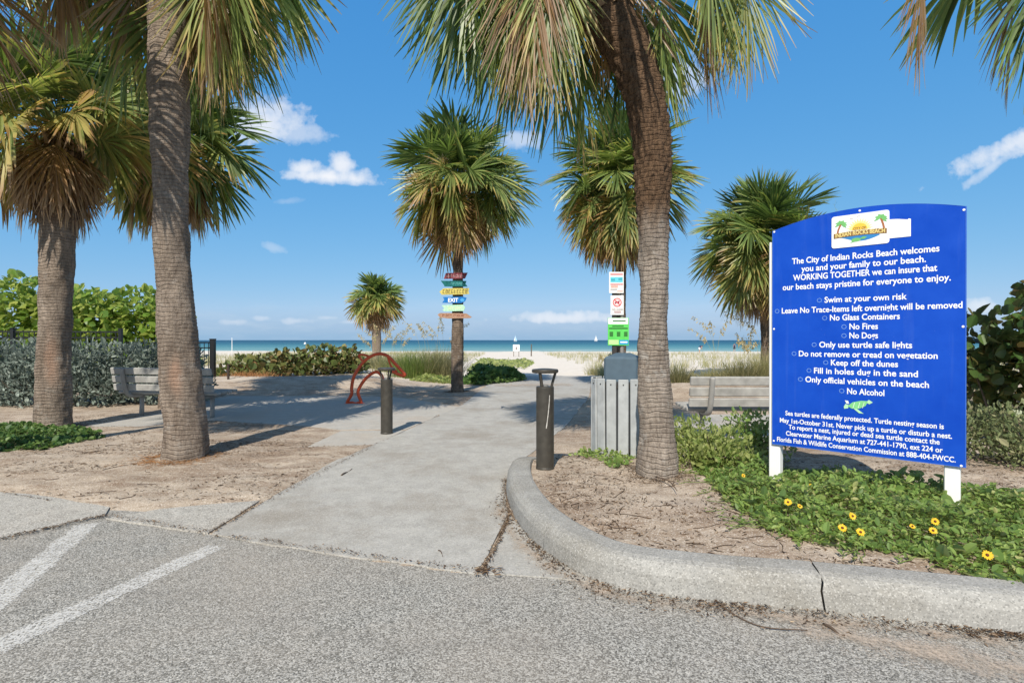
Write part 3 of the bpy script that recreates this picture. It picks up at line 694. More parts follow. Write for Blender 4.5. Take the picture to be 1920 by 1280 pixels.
def palm(x, y, label, line, heart, n_live, Lp, Rf, n_dead=10, nseg=44, th=(0.05, 1.9), trunk=None, wear=None, boots=0, dead_len=None, seed=1, group='cabbage palms by the beach access',
         extra=(), stalks=(), ring=22, hole=None, rough=0.02, dead_th=(1.9, 2.5), ages=(0.05, 0.35), skip=None):
    z0 = gz(x, y); r = np.random.default_rng(seed)
    root = empty('palm_tree', (x, y, z0), label, 'palm tree', group)
    nb, top, tt = trunk_mesh(line, 44, 0.02 if y < 8 else 0.035, rough, ring, wear if wear is not None else 1e9, seed, hole)
    nb.build('trunk', trunk or m_trunk, root, smooth=True)
    H = np.array(heart, float)
    nb = NB(); ga = 2.39996
    a0 = r.uniform(0, 6.28)
    for k in range(n_live):
        f = (k + 0.5) / n_live
        theta = th[0] + (th[1] - th[0]) * f ** 0.8 + r.normal(0, 0.16)
        az = a0 + k * ga + r.normal(0, 0.15)
        if skip and skip(az % (2 * PI), theta): continue
        el = PI / 2 - theta
        bend = 0.15 + 0.35 * f + r.uniform(0, .2)
        age = ages[0] + (ages[1] - ages[0]) * f ** 1.5 + r.uniform(-.09, .20)
        if f > 0.55 and r.random() < 0.22: age = 0.52
        frond(nb, H + r.normal(0, 0.05, 3), az, el + 0.15, Lp * r.uniform(0.72, 1.14), Rf * r.uniform(0.78, 1.15), 2.35 - 0.4 * f, 0.45 + 0.35 * f, 0.10 + 0.16 * f, np.clip(age, 0, 1), nseg, bend, r.normal(0, 0.75), r)
    for e in extra:
        if e[-1] < 0.62: frond(nb, H + np.array(e[6] if len(e) > 7 else (0, 0, 0)), *e[:4], e[4], 0.7, 0.24, e[-1], nseg + 8, e[5], 1.7 * math.cos(e[0]) * (1 if r.random() < .5 else -1), r)
    nb.build('crown', m_frond, root)
    nb = NB(); cnt = 0
    for k in range(n_dead):
        f = (k + 0.5) / n_dead; az = a0 + 1 + k * ga + r.normal(0, 0.2); theta = dead_th[0] + (dead_th[1] - dead_th[0]) * r.random()
        if skip and skip(az % (2 * PI), theta): continue
        frond(nb, H + np.array([0, 0, -0.12]) + r.normal(0, 0.05, 3), az, PI / 2 - theta, (dead_len or Lp) * r.uniform(.7, 1.05), Rf * r.uniform(.7, 1.0), r.uniform(0.6, 1.3), 0.6, 0.35, r.uniform(0.66, 1.0), int(nseg * .8), 0.6, r.normal(0, 0.5), r); cnt += 1
    for e in extra:
        if e[-1] >= 0.62: frond(nb, H + np.array(e[6] if len(e) > 7 else (0, 0, 0)), *e[:4], e[4], 0.7, 0.30, e[-1], nseg + 8, e[5], 1.7 * math.cos(e[0]) * (1 if r.random() < .5 else -1), r); cnt += 1
    if cnt: nb.build('dead_fronds', m_frond, root)
    if boots:
        nb = NB(); ax = unit(tt)
        for k in range(boots):
            f = k / boots; az = k * ga; zz = -0.75 + 0.85 * f
            c = top[:3] + ax * (zz - 0.0); rad = top[3] * (1.0 + 0.10 * f)
            o = np.array([math.cos(az), math.sin(az), 0.0]); o = unit(o - ax * (o @ ax))
            up = unit(ax * 1.0 + o * r.uniform(0.10, 0.55)); sd = np.cross(o, ax); l = r.uniform(0.10, 0.26)
            p0 = c + o * rad * 0.80
            V_ = []
            for tt_, ww, th_ in ((0, 0.048, 0.020), (0.5, 0.034, 0.014), (1.0, 0.020 * r.uniform(.4, 1.3), 0.008)):
                q = p0 + up * l * tt_
                for sx_, sy_ in ((-1, -1), (1, -1), (1, 1), (-1, 1)): V_.append(q + sd * sx_ * ww / 2 + np.cross(sd, up) * sy_ * th_)
            Fq = [[i4 * 4 + j, i4 * 4 + (j + 1) % 4, i4 * 4 + 4 + (j + 1) % 4, i4 * 4 + 4 + j] for i4 in range(2) for j in range(4)] + [[8, 9, 10, 11]]
            nb.add(V_, [(np.array(Fq), 0)])
        nb.build('leaf_bases', m_boot, root)
    for (az, el, L, bend, br, mt, off) in stalks:
        nb = NB(); stalk(nb, H + np.array(off), az, el, L, bend, 16, br, 0.011, r); nb.build('flower_stalk', mt, root)
    return root

def wx(px, z): return (px - 960) / 1000.0 * z
def hz(py, z): return EYE - (py - 637.4) / 1000.0 * z

# far-left palm: thick trunk with a skirt of dry leaves
palm(-6.95, 8.08, 'cabbage palm at the far left with a thick skirt of dry hanging leaves',
     [(0, 0, -0.1, .245), (0, 0, 0.25, .225), (0.02, 0, 1.2, .205), (0.05, 0, 2.3, .205), (0.08, 0, 3.0, .225), (0.10, 0, 3.35, .285), (0.10, 0, 4.2, .29)],
     (0.10, 0, 4.55), 44, 0.72, 0.82, 40, 46, (0.1, 1.7), m_trunk, 3.25, 60, 0.45, 11, dead_th=(1.9, 2.75), ages=(0.1, 0.42), hole=(1.15, -PI / 2 + .5, .5, .35, .03))
# big left palm in front of the bench
def front(az, th): return th > 1.2 and abs(((az + PI / 2 + PI) % (2 * PI)) - PI) < 0.75
palm(-3.70, 6.02, 'tall cabbage palm with a scarred grey trunk standing in front of the left bench',
     [(0, 0, -0.1, .245), (0, 0, 0.12, .235), (-0.01, 0, 0.5, .205), (-0.05, 0, 1.2, .19), (-0.12, 0, 2.2, .18), (-0.15, 0, 3.1, .175), (-0.16, 0, 3.6, .195), (-0.17, 0, 4.2, .205), (-0.18, 0, 4.75, .20), (-0.18, 0, 5.5, .21), (-0.16, 0, 6.2, .24)],
     (-0.16, 0, 6.28), 26, 0.95, 1.02, 8, 60, (0.1, 1.85), m_trunk, 5.4, 46, 0.9, 12, dead_th=(1.75, 2.1), ages=(0.04, 0.28), hole=(1.05, -PI / 2 + .25, .35, .22, .025), skip=front,
     extra=[(0.05, 0.0, 1.15, 1.05, 1.5, 1.1, 0.22), (-0.25, -0.3, 1.05, 1.1, 1.2, 0.9, 0.30), (-0.2, -0.75, 0.95, 1.15, 1.0, 0.5, 0.36), (0.5, -0.5, 1.0, 1.1, 1.1, 0.7, 0.2), (-0.55, -0.65, 1.1, 1.1, 0.7, 0.6, 0.74), (0.25, -0.95, .8, 1.1, .8, .4, .78),
            (3.4, -0.1, 1.15, 1.0, 0.9, 0.9, 0.72), (3.0, 0.0, 1.1, .95, 0.9, 0.7, 0.80), (3.7, 0.2, 1.2, .95, 1.0, 0.9, 0.30), (2.6, -0.3, 1.2, 1.1, 1.3, 0.9, 0.2), (2.2, -0.7, 1.1, 1.1, 1.2, 0.5, 0.3), (1.6, -0.6, 1.1, 1.1, 1.4, 0.6, 0.15), (1.1, -.8, 1.0, 1.0, 1.2, .5, .35)])
# palm behind the left bench
palm(-6.75, 10.55, 'shaggy cabbage palm half hidden behind the tall left trunk, a brown leaf dangling',
     [(0, 0, -0.1, .22), (0, 0, 1.0, .19), (0, 0, 3.0, .18), (0, 0, 4.9, .20)],
     (0.0, 0, 5.15), 60, 0.78, 0.88, 18, 46, (0.1, 2.2), m_trunk_dark, 3.8, 30, 0.7, 13, dead_th=(1.9, 2.35),
     extra=[(-2.0, -0.75, 1.15, .70, 0.6, 0.5, 0.78)])
# middle palm carrying the wooden arrow boards
palm(-1.43, 13.9, 'cabbage palm in the middle, its trunk carrying the painted arrow boards',
     [(0, 0, -0.1, .17), (0, 0, 0.1, .165), (0.01, 0, 1.5, .155), (0.02, 0, 3.0, .135), (0.0, 0, 4.3, .15), (0, 0, 4.9, .17)],
     (0.0, 0, 5.38), 74, 0.84, 0.95, 16, 62, (0.05, 2.35), m_trunk_dark, 3.9, 16, 0.7, 14, dead_th=(2.1, 2.5), ages=(0.06, 0.48), stalks=[(2.6, 0.8, 2.3, 0.2, .5, m_stalk_g, (0, 0, .2)), (3.0, 0.2, 1.5, 0.9, .5, m_stalk, (0, -.4, .2)), (-1.9, 0.5, 1.3, 0.9, .5, m_stalk, (0, 0, .2))])
# palm behind the litter bin
palm(2.67, 13.2, 'cabbage palm behind the litter bin and the pole of small signs',
     [(0, 0, -0.1, .17), (0, 0, 1.5, .145), (0.02, 0, 3.0, .135), (0.0, 0, 4.2, .15), (0, 0, 4.7, .16)],
     (0.0, 0, 5.1), 68, 0.86, 1.0, 20, 62, (0.05, 2.4), m_trunk_dark, 3.7, 16, 0.7, 15, dead_th=(2.0, 2.6), ages=(0.06, 0.45), stalks=[(0.3, 0.5, 1.9, 0.7, .5, m_stalk_g, (0, 0, .2))])
# palm behind the blue board
palm(6.95, 14.5, 'cabbage palm with a tan beard of dead leaves behind the blue notice board',
     [(0, 0, -0.1, .2), (0, 0, 1.0, .17), (-0.03, 0, 2.2, .16), (-0.05, 0, 3.4, .18)],
     (-0.05, 0, 3.75), 80, 0.95, 1.0, 36, 62, (0.05, 2.05), m_trunk_dark, 2.2, 16, 0.85, 16, dead_th=(1.9, 2.5), stalks=[(0.1, 0.45, 3.0, 0.3, .5, m_stalk_g, (0, 0, .2)), (2.4, 1.0, 1.9, 0.2, .3, m_stalk, (0, 0, .3)), (3.1, 0.25, 1.9, .5, .5, m_stalk_g, (0, -.2, 0))])
# tall leaning palm on the planting bed
def p7skip(az, th): return False
palm(1.31, 4.86, 'leaning cabbage palm with a dark upper trunk growing from the kerbed planting bed',
     [(0, 0, -0.1, .20), (0, 0, 0.10, .185), (0.0, 0, 0.4, .155), (-0.02, 0, 1.1, .137), (-0.02, 0, 1.8, .133), (-0.03, 0, 2.4, .145), (-0.04, 0, 2.9, .155), (-0.10, 0, 3.4, .165), (-0.25, 0, 3.85, .185), (-0.48, 0.0, 4.25, .22), (-0.78, 0.0, 4.80, .27)],
     (-0.74, 0.0, 5.15), 20, 0.80, 0.96, 5, 60, (0.1, 1.6), m_trunk_pale, 2.35, 130, 0.7, 17, dead_th=(1.9, 2.3), skip=front,
     extra=[(3.05, 0.25, 0.85, 1.0, 1.4, 1.4, 0.10), (3.35, 0.05, 0.85, 1.0, 1.3, 1.2, 0.16), (3.5, -0.25, 0.75, 1.05, 1.1, 1.0, 0.18), (3.95, -0.45, 0.85, 1.08, 0.62, 0.8, 0.80), (3.75, -0.6, 0.75, 1.0, 0.9, 0.8, 0.26), (4.2, -0.75, 0.8, 1.0, 0.7, 0.6, 0.30),
            (2.75, -0.5, 0.9, 1.0, 1.3, 0.8, 0.06), (1.9, -0.8, 0.8, 1.0, 1.2, 0.6, 0.10), (1.3, -0.85, 0.95, .95, 0.9, 0.5, 0.36), (0.75, -0.35, 1.0, 0.9, 1.1, 0.9, 0.12), (0.2, -0.15, 1.15, 0.9, 1.0, 1.1, 0.30), (-0.15, 0.25, 1.35, 0.85, 0.9, 1.4, 0.28), (0.15, 0.35, 1.5, .8, .8, 1.5, .74),
            (0.1, 0.40, 1.6, .85, .9, 1.5, .22), (-0.1, 0.3, 1.75, .85, .8, 1.5, .40), (0.2, 0.15, 1.5, .85, .7, 1.3, .74), (0.6, -0.2, 1.2, .9, 1.1, .9, .12), (-3.0, .3, 1.0, 1.0, 1.4, 1.2, .08), (2.9, 0.5, .95, 1.0, 1.6, 0.9, .08), (2.5, 0.45, 1.0, 1.05, 1.8, 0.8, .06), (2.2, 0.3, 1.0, 1.05, 1.8, .7, .1), (3.6, -0.7, .7, .95, .5, .5, .84)],
     stalks=[(0.3, 0.2, 1.5, 2.2, .55, m_stalk, (.1, .1, -.1)), (3.0, 0.45, 2.1, 1.3, .5, m_stalk, (0, 0, 0)), (0.5, 0.1, 1.3, 2.3, .45, m_stalk, (.1, .2, -.1))])
# small palm out on the dune
palm(-6.6, 26.0, 'small young cabbage palm far out on the dune behind the red bike rack',
     [(0, 0, -0.1, .24), (0, 0, 0.5, .22), (0, 0, 1.6, .20), (0.0, 0, 3.0, .24)],
     (0.0, 0, 3.15), 46, 0.58, 0.80, 14, 34, (0.05, 1.8), m_trunk, 2.0, 0, 0.6, 18, dead_th=(2.0, 2.6), ages=(0.1, 0.35))
# palm just outside the frame on the right
palm(6.15, 5.6, 'cabbage palm reaching in from beyond the right edge, only leaf tips in view',
     [(0, 0, -0.1, .22), (0, 0, 1.5, .17), (0, 0, 3.8, .17), (0, 0, 5.6, .20)],
     (0.0, 0, 5.80), 20, 0.85, 0.95, 6, 50, (0.1, 1.5), m_trunk, 4.6, 20, 0.8, 19, dead_th=(1.9, 2.2),
     extra=[(3.2, 0.50, 2.55, 0.90, 0.60, 2.0, 0.78), (3.35, -0.35, 0.75, 1.1, 1.3, 0.7, 0.04), (3.0, -0.6, 0.85, 1.05, 1.0, .6, 0.10), (3.7, -.7, .8, 1.0, .8, .5, .3)],
     stalks=[(3.3, -0.5, 1.5, 0.6, .14, m_stalk, (0, -.1, -.5))])
# palm outside the frame on the left: it shades the left bench
palm(-7.0, 4.3, 'leaning cabbage palm beyond the left edge, its brown leaf tips at the top left corner',
     [(0, 0, -0.1, .17), (0.2, 0, 1.2, .13), (0.7, 0, 3.2, .12), (1.25, 0, 4.8, .15)],
     (1.4, 0, 5.3), 34, 0.72, 0.88, 8, 56, (0.1, 1.75), m_trunk, 4.2, 30, 0.8, 23, dead_th=(1.8, 2.2),
     extra=[(0.15, -0.15, 0.85, 1.0, 1.0, 0.8, 0.72), (-0.45, -0.2, 0.85, 1.0, 0.9, 0.8, 0.78), (0.75, -0.3, 0.9, 1.0, 1.1, 0.7, 0.70), (0.4, -0.5, .8, 1.0, .8, .5, .74), (1.2, -0.3, 1.0, 1.0, 1.5, .7, .2), (0.0, 0.4, 1.0, 1.0, 1.5, .8, .15)])

# ------------------------------------------------------------------ writing
def text_batch(items):
    """[(key, string, weight)] -> {key: (V (n,2), list of faces)} from the built-in font"""
    tmp = []
    for k, t, w in items:
        cu = bpy.data.curves.new('lettering', 'FONT'); cu.body = t; cu.size = 1.0; cu.offset = w; cu.resolution_u = 3; cu.fill_mode = 'FRONT'
        o = bpy.data.objects.new('lettering', cu); C.objects.link(o); tmp.append((k, o, cu))
    bpy.context.view_layer.update(); dg = bpy.context.evaluated_depsgraph_get(); out = {}
    for k, o, cu in tmp:
        me = bpy.data.meshes.new_from_object(o.evaluated_get(dg))
        V_ = np.array([v.co[:2] for v in me.vertices]); me.calc_loop_triangles()
        out[k] = (V_, np.array([t.vertices[:] for t in me.loop_triangles]))
        bpy.data.meshes.remove(me)
    for k, o, cu in tmp: bpy.data.objects.remove(o); bpy.data.curves.remove(cu)
    return out
class Plane:
    """flat face of a sign: s along it, h up, n outwards"""
    def __init__(s, O, X, Y): s.O = np.array(O, float); s.X = np.array(X, float); s.Y = np.array(Y, float); s.N = np.cross(s.X, s.Y)
    def p(s, a, off=0.0):
        a = np.asarray(a, float).reshape(-1, 2); return s.O + a[:, :1] * s.X + a[:, 1:] * s.Y + off * s.N
    def poly(s, nb, pts, off, mi=0):
        pts = np.asarray(pts, float); ar = np.sum(pts[:, 0] * np.roll(pts[:, 1], -1) - np.roll(pts[:, 0], -1) * pts[:, 1])
        if ar < 0: pts = pts[::-1]
        nb.add(s.p(pts, off), [(np.arange(len(pts))[None], mi)])
    def rect(s, nb, x0, y0, x1, y1, off, mi=0): s.poly(nb, [(x0, y0), (x1, y0), (x1, y1), (x0, y1)], off, mi)
    def disc(s, nb, c, r, off, mi=0, n=20, ry=None):
        a = np.arange(n) * 2 * PI / n; s.poly(nb, np.stack([c[0] + r * np.cos(a), c[1] + (ry or r) * np.sin(a)], -1), off, mi)
    def ring(s, nb, c, r0, r1, off, mi=0, n=24, star=0.0, ph=0.0):
        a = np.arange(n) * 2 * PI / n; k = 1 + star * np.cos(8 * a + ph)
        A = np.stack([c[0] + r0 * k * np.cos(a), c[1] + r0 * k * np.sin(a)], -1); B = np.stack([c[0] + r1 * k * np.cos(a), c[1] + r1 * k * np.sin(a)], -1)
        j = np.arange(n); j2 = (j + 1) % n
        nb.add(np.concatenate([s.p(A, off), s.p(B, off)]), [(np.stack([j, n + j, n + j2, j2], -1), mi)])
    def line(s, nb, pts, w, off, mi=0):
        pts = np.asarray(pts, float)
        for a, b in zip(pts[:-1], pts[1:]):
            d = unit(b - a); n = np.array([-d[1], d[0]]) * w / 2; s.poly(nb, [a - n, b - n, b + n, a + n], off, mi)
    def text(s, nb, T, x0, x1, y0, y1, cap, off, mi=0, curve=0.0):
        """fit between (x0,y0) and (x1,y1) on the base line, capital height cap"""
        V_, F = T; V2 = V_.copy(); w0, w1 = V2[:, 0].min(), V2[:, 0].max(); t = (V2[:, 0] - w0) / (w1 - w0)
        V3 = np.stack([x0 + t * (x1 - x0), y0 + t * (y1 - y0) + V2[:, 1] * cap / 0.70 + curve * (4 * t * (1 - t))], -1)
        nb.add(s.p(V3, off), [(F, mi)])

LINES = [  # words, left / right end and base line in photo pixels, capital height (m)
 ('The City of Indian Rocks Beach welcomes', 160, 305, 840, 253, .047), ('you and your family to our beach.', 203, 340, 778, 302, .047),
 ('WORKING TOGETHER we can insure that', 165, 382, 830, 342, .047), ('our beach stays pristine for everyone to enjoy.', 117, 425, 893, 388, .047),
 ('Swim at your own risk', 310, 483, 690, 473, .045), ('Leave No Trace-Items left overnight will be removed', 113, 533, 947, 513, .045),
 ('No Glass Containers', 335, 567, 658, 562, .045), ('No Fires', 425, 608, 557, 608, .045), ('No Dogs', 425, 650, 557, 650, .045),
 ('Only use turtle safe lights', 286, 690, 715, 697, .045), ('Do not remove or tread on vegetation', 192, 732, 833, 745, .045),
 ('Keep off the dunes', 340, 775, 650, 782, .045), ('Fill in holes dug in the sand', 262, 810, 742, 830, .045),
 ('Only official vehicles on the beach', 222, 850, 793, 880, .045), ('No Alcohol', 415, 905, 587, 917, .045),
 ('Sea turtles are federally protected. Turtle nesting season is', 130, 1003, 862, 1070, .037), ('May 1st-October 31st. Never pick up a turtle or disturb a nest.', 105, 1035, 900, 1115, .037),
 ('To report a nest, injured or dead sea turtle contact the', 145, 1068, 843, 1140, .037), ('Clearwater Marine Aquarium at 727-441-1790, ext 224 or', 133, 1097, 857, 1178, .037),
 ('Florida Fish & Wildlife Conservation Commission at 888-404-FWCC.', 92, 1122, 917, 1225, .037)]
TX = text_batch([(i, l[0], 0.018) for i, l in enumerate(LINES)] + [('irb', 'INDIAN ROCKS BEACH', 0.03), ('city', 'CITY OF', 0.03), ('exit', 'EXIT', 0.03), ('dogs', 'NO DOGS', 0.03)])

# ------------------------------------------------------------------ blue notice board
_b = M('blue_enamel'); _co = _b.coord(); _n = _b.noise(_co, 2.2, 6, 0.65); _st = _b.noise(_b.coord((22, 22, 1.2)), 1.0, 4, 0.6); _sc = _b.noise(_co, 60, 3, 0.7)
_c = _b.mix(_b.ramp(_n, [(0.35, 0.0), (0.7, 1.0)]), (0.002, 0.052, 0.42), (0.006, 0.075, 0.50)); _c = _b.mix(_b.math('MULTIPLY', _b.ramp(_st, [(0.55, 0.0), (0.75, 1.0)]), 0.10), _c, (0.12, 0.20, 0.50)); _c = _b.mix(_b.math('MULTIPLY', _b.ramp(_sc, [(0.70, 0.0), (0.76, 1.0)]), 0.25), _c, (0.25, 0.33, 0.55))
_b.set('Base Color', _c).set('Specular IOR Level', 0.25); _b.set('Roughness', _b.ramp(_n, [(0.3, 0.28), (0.7, 0.48)])); m_blue = _b.m
m_white = plain('white_paint', (0.78, 0.78, 0.76), 0.5, 0.4, 0, 0.05, 6)
m_letter = plain('white_lettering', (0.82, 0.84, 0.86), 0.4, 0.4, 0, 0.03, 6)
m_lblue = plain('pale_blue_print', (0.16, 0.32, 0.72), 0.4)
def col(name, c, rough=0.5): return MATS.get(name) or plain(name, c, rough, 0.35, 0, 0.08, 20)
zr, zl = 3.64, 4.48
BR = np.array([wx(1812, zr), zr]); BL = np.array([wx(1448, zl), zl]); bw = float(np.linalg.norm(BR - BL)); bx = (BR - BL) / bw
PB = Plane((BL[0], BL[1], 0), (bx[0], bx[1], 0), (0, 0, 1))
def on_board(u, v):
    """zoomed photo pixel -> place on the board's face"""
    px, py = 1420 + u / 2.462, 370 + v / 2.462; k = (px - 960) / 1000.0
    t = (k * BL[1] - BL[0]) / (bx[0] - k * bx[1]); z = BL[1] + bx[1] * t
    return t, EYE - (py - 637.4) / 1000.0 * z
zb = gz(*(BL + bx * bw / 2))
board = empty('notice_board', (float((BL + bx * bw / 2)[0]), float((BL + bx * bw / 2)[1]), zb), 'big blue beach rules board with arched top on two white posts', 'notice board')
bo = np.array(board.location)
a = np.linspace(0, 1, 24); top = 2.262 + 0.095 * (1 - (2 * a - 1) ** 2)
outl = [(0.0, 0.478), (bw, 0.478)] + [(bw * (1 - q), t) for q, t in zip(a, top)]
def inset(P, d):
    P = np.array(P); c = P.mean(0); return c + (P - c) * (1 - d / np.abs(P - c).max(0))
nb = NB(); nb.prism(outl, PB.p((0, 0), 0.0)[0], PB.X, PB.Y, 0.016)
nb.build('board', m_blue, board, loc=bo)
nb = NB(); ring_o = np.array(outl); ring_i = inset(outl, 0.006); k = len(outl); j = np.arange(k)
nb.add(np.concatenate([PB.p(ring_o, 0.0016), PB.p(ring_i, 0.0016)]), [(np.stack([j, (j + 1) % k, k + (j + 1) % k, k + j], -1), 0)])
nb.build('edge_trim', col('board_edge_blue', (0.03, 0.12, 0.52)), board, loc=bo)
ANG = math.atan2(bx[1], bx[0]); RZ = Matrix.Rotation(ANG, 4, 'Z')
for s_ in (0.012, bw - 0.075):
    c = PB.p((s_ + 0.0, 0.95), -0.062)[0]
    nb = NB(); nb.box((c[0], c[1], 1.05), (0.088, 0.088, 2.25), RZ, 0.006); nb.build('post', m_white, board, loc=bo)
for u, v in ((78, 160), (472, 62), (955, 58), (77, 607), (950, 596), (75, 1122), (943, 1238)):
    t, h = on_board(u, v); nb = NB(); PB.disc(nb, (min(max(t, .014), bw - .014), h), 0.008, 0.003, 0, 8); nb.build('screw_head', m_letter, board, loc=bo)
for i, (_, u0, v0, u1, v1, cap) in enumerate(LINES):
    p0, p1 = on_board(u0, v0), on_board(u1, v1); hh = (p0[1] + p1[1]) / 2
    nb = NB(); PB.text(nb, TX[i], p0[0], p1[0], hh, hh, cap, 0.0022); nb.build('text_line', m_letter, board, loc=bo)
    if 4 <= i < 15: nb = NB(); PB.ring(nb, (p0[0] - 0.036, hh + 0.020), 0.013, 0.017, 0.0022, 0, 32, 0.12); nb.build('bullet_mark', m_lblue, board, loc=bo)
# city emblem: white plate with sun, two palms, banner, water and turtle
e00, e11 = on_board(343, 238), on_board(609, 57)
ex0, ex1 = on_board(343, 93)[0], on_board(609, 57)[0]; eh1 = (on_board(343, 93)[1] + on_board(609, 57)[1]) / 2; eh0 = (on_board(345, 238)[1] + on_board(610, 210)[1]) / 2
ew, eh = ex1 - ex0, eh1 - eh0
def E(x, y): return (ex0 + x * ew, eh0 + y * eh)
rr = 0.018; rp = []
for cx, cy, a0 in ((ex1 - rr, eh1 - rr, 0), (ex0 + rr, eh1 - rr, 90), (ex0 + rr, eh0 + rr, 180), (ex1 - rr, eh0 + rr, 270)):
    for q in range(6): rp.append((cx + rr * math.cos(R(a0 + q * 18)), cy + rr * math.sin(R(a0 + q * 18))))
em = NB(); em.prism(rp, PB.p((0, 0), 0.0052)[0], PB.X, PB.Y, 0.0042, 0)
eo = em.build('emblem_plate', m_letter, board, loc=bo)
EM = [col('emblem_sun', (0.80, 0.50, 0.06)), col('emblem_green', (0.16, 0.45, 0.14)), col('emblem_trunk', (0.36, 0.13, 0.05)), col('emblem_water', (0.03, 0.20, 0.48)), col('emblem_brown', (0.22, 0.12, 0.04)), col('emblem_gold', (0.72, 0.58, 0.22)), col('emblem_pale_sun', (0.85, 0.68, 0.28))]
em = NB()
c = E(.50, .50); a = np.arange(28) * PI / 27
PB.poly(em, [(c[0] + ew * (0.24 if k % 2 else 0.165) * math.cos(t), c[1] + ew * (0.24 if k % 2 else 0.165) * math.sin(t)) for k, t in enumerate(a)], 0.0060, 6)
PB.poly(em, [(c[0] + ew * 0.135 * math.cos(t), c[1] + ew * 0.135 * math.sin(t)) for t in a], 0.0067, 0)
for tx, ty, bxx, lean in ((.17, .74, .10, 1), (.86, .78, .92, -1)):
    PB.line(em, [E(bxx, .40), E((bxx + tx) / 2 - .01 * lean, .58), E(tx, ty)], 0.013, 0.0064, 2)
    for q in (20, 60, 110, 150, 190, 330, 355):
        p0 = E(tx, ty); d = np.array([math.cos(R(q)), math.sin(R(q))]); n = np.array([-d[1], d[0]]); l = ew * .12
        PB.poly(em, [p0, np.array(p0) + d * l * .5 + n * .010, np.array(p0) + d * l + np.array([0, -.012]), np.array(p0) + d * l * .5 - n * .010], 0.0070 + q * 1e-6, 1)
xs = np.linspace(0, 1, 14)
PB.poly(em, [E(.16 + .68 * t, .30 + .05 * math.sin(t * PI)) for t in xs] + [E(.84 - .6 * t, .27 - .12 * math.sin(t * PI)) for t in xs], 0.0058, 3)
PB.poly(em, [E(.04 + .92 * t, .455 + .03 * math.sin(t * PI)) for t in xs] + [E(.96 - .92 * t, .30 + .03 * math.sin((1 - t) * PI)) for t in xs], 0.0075, 4)
PB.text(em, TX['irb'], *(E(.07, .33)[0], E(.93, .33)[0], E(.07, .328)[1], E(.93, .328)[1]), 0.031, 0.0082, 5, 0.030 * eh)
PB.text(em, TX['city'], *(E(.39, .5)[0], E(.61, .5)[0], E(.4, .515)[1], E(.6, .515)[1]), 0.017, 0.0076, 4)
PB.disc(em, E(.44, .20), ew * .085, 0.0072, 1, 14, eh * .06); PB.poly(em, [E(.50, .22), E(.58, .20), E(.63, .26), E(.56, .28)], 0.0069, 1); PB.poly(em, [E(.40, .20), E(.33, .11), E(.44, .15)], 0.0069, 1)
for bx_, by_ in ((.36, .86), (.47, .91)): PB.line(em, [E(bx_ - .03, by_ + .02), E(bx_, by_), E(bx_ + .03, by_ + .025)], 0.003, 0.0060, 4)
o_ = em.build('emblem_print', EM, eo); o_.matrix_parent_inverse = Matrix.Translation(-Vector(bo))
nb = NB(); p0, p1, p2, p3 = on_board(609, 190), on_board(708, 180), on_board(708, 97), on_board(609, 103)
PB.poly(nb, [p0, p1, (p2[0], p2[1] - .004), (p2[0] - .012, p2[1]), (p2[0] - .02, p2[1] - .006), (p3[0] + .05, p3[1] - .004), (p3[0] + .02, p3[1] - .001), p3], 0.0034); nb.build('sticker', m_letter, board, loc=bo)
nb = NB(); tq = lambda u, v: on_board(u, v)
PB.poly(nb, [tq(*q) for q in ((418, 962), (440, 945), (480, 938), (512, 940), (500, 962), (470, 975), (436, 974))], 0.0030, 0)
PB.poly(nb, [tq(*q) for q in ((500, 945), (516, 934), (534, 946), (518, 954))], 0.0026, 1); PB.poly(nb, [tq(*q) for q in ((400, 965), (408, 952), (422, 958), (420, 972), (402, 975))], 0.0027, 1)
PB.poly(nb, [tq(*q) for q in ((440, 970), (462, 976), (492, 998), (470, 995))], 0.0026, 1); PB.poly(nb, [tq(*q) for q in ((412, 950), (405, 936), (420, 938), (424, 952))], 0.0026, 2)
for u in (450, 474, 494): PB.line(nb, [tq(u, 946), tq(u - 8, 972)], 0.003, 0.0036, 2)
nb.build('turtle_picture', [col('turtle_green', (0.20, 0.55, 0.22)), col('turtle_pale', (0.40, 0.70, 0.42)), col('turtle_white', (0.75, 0.82, 0.75))], board, loc=bo)

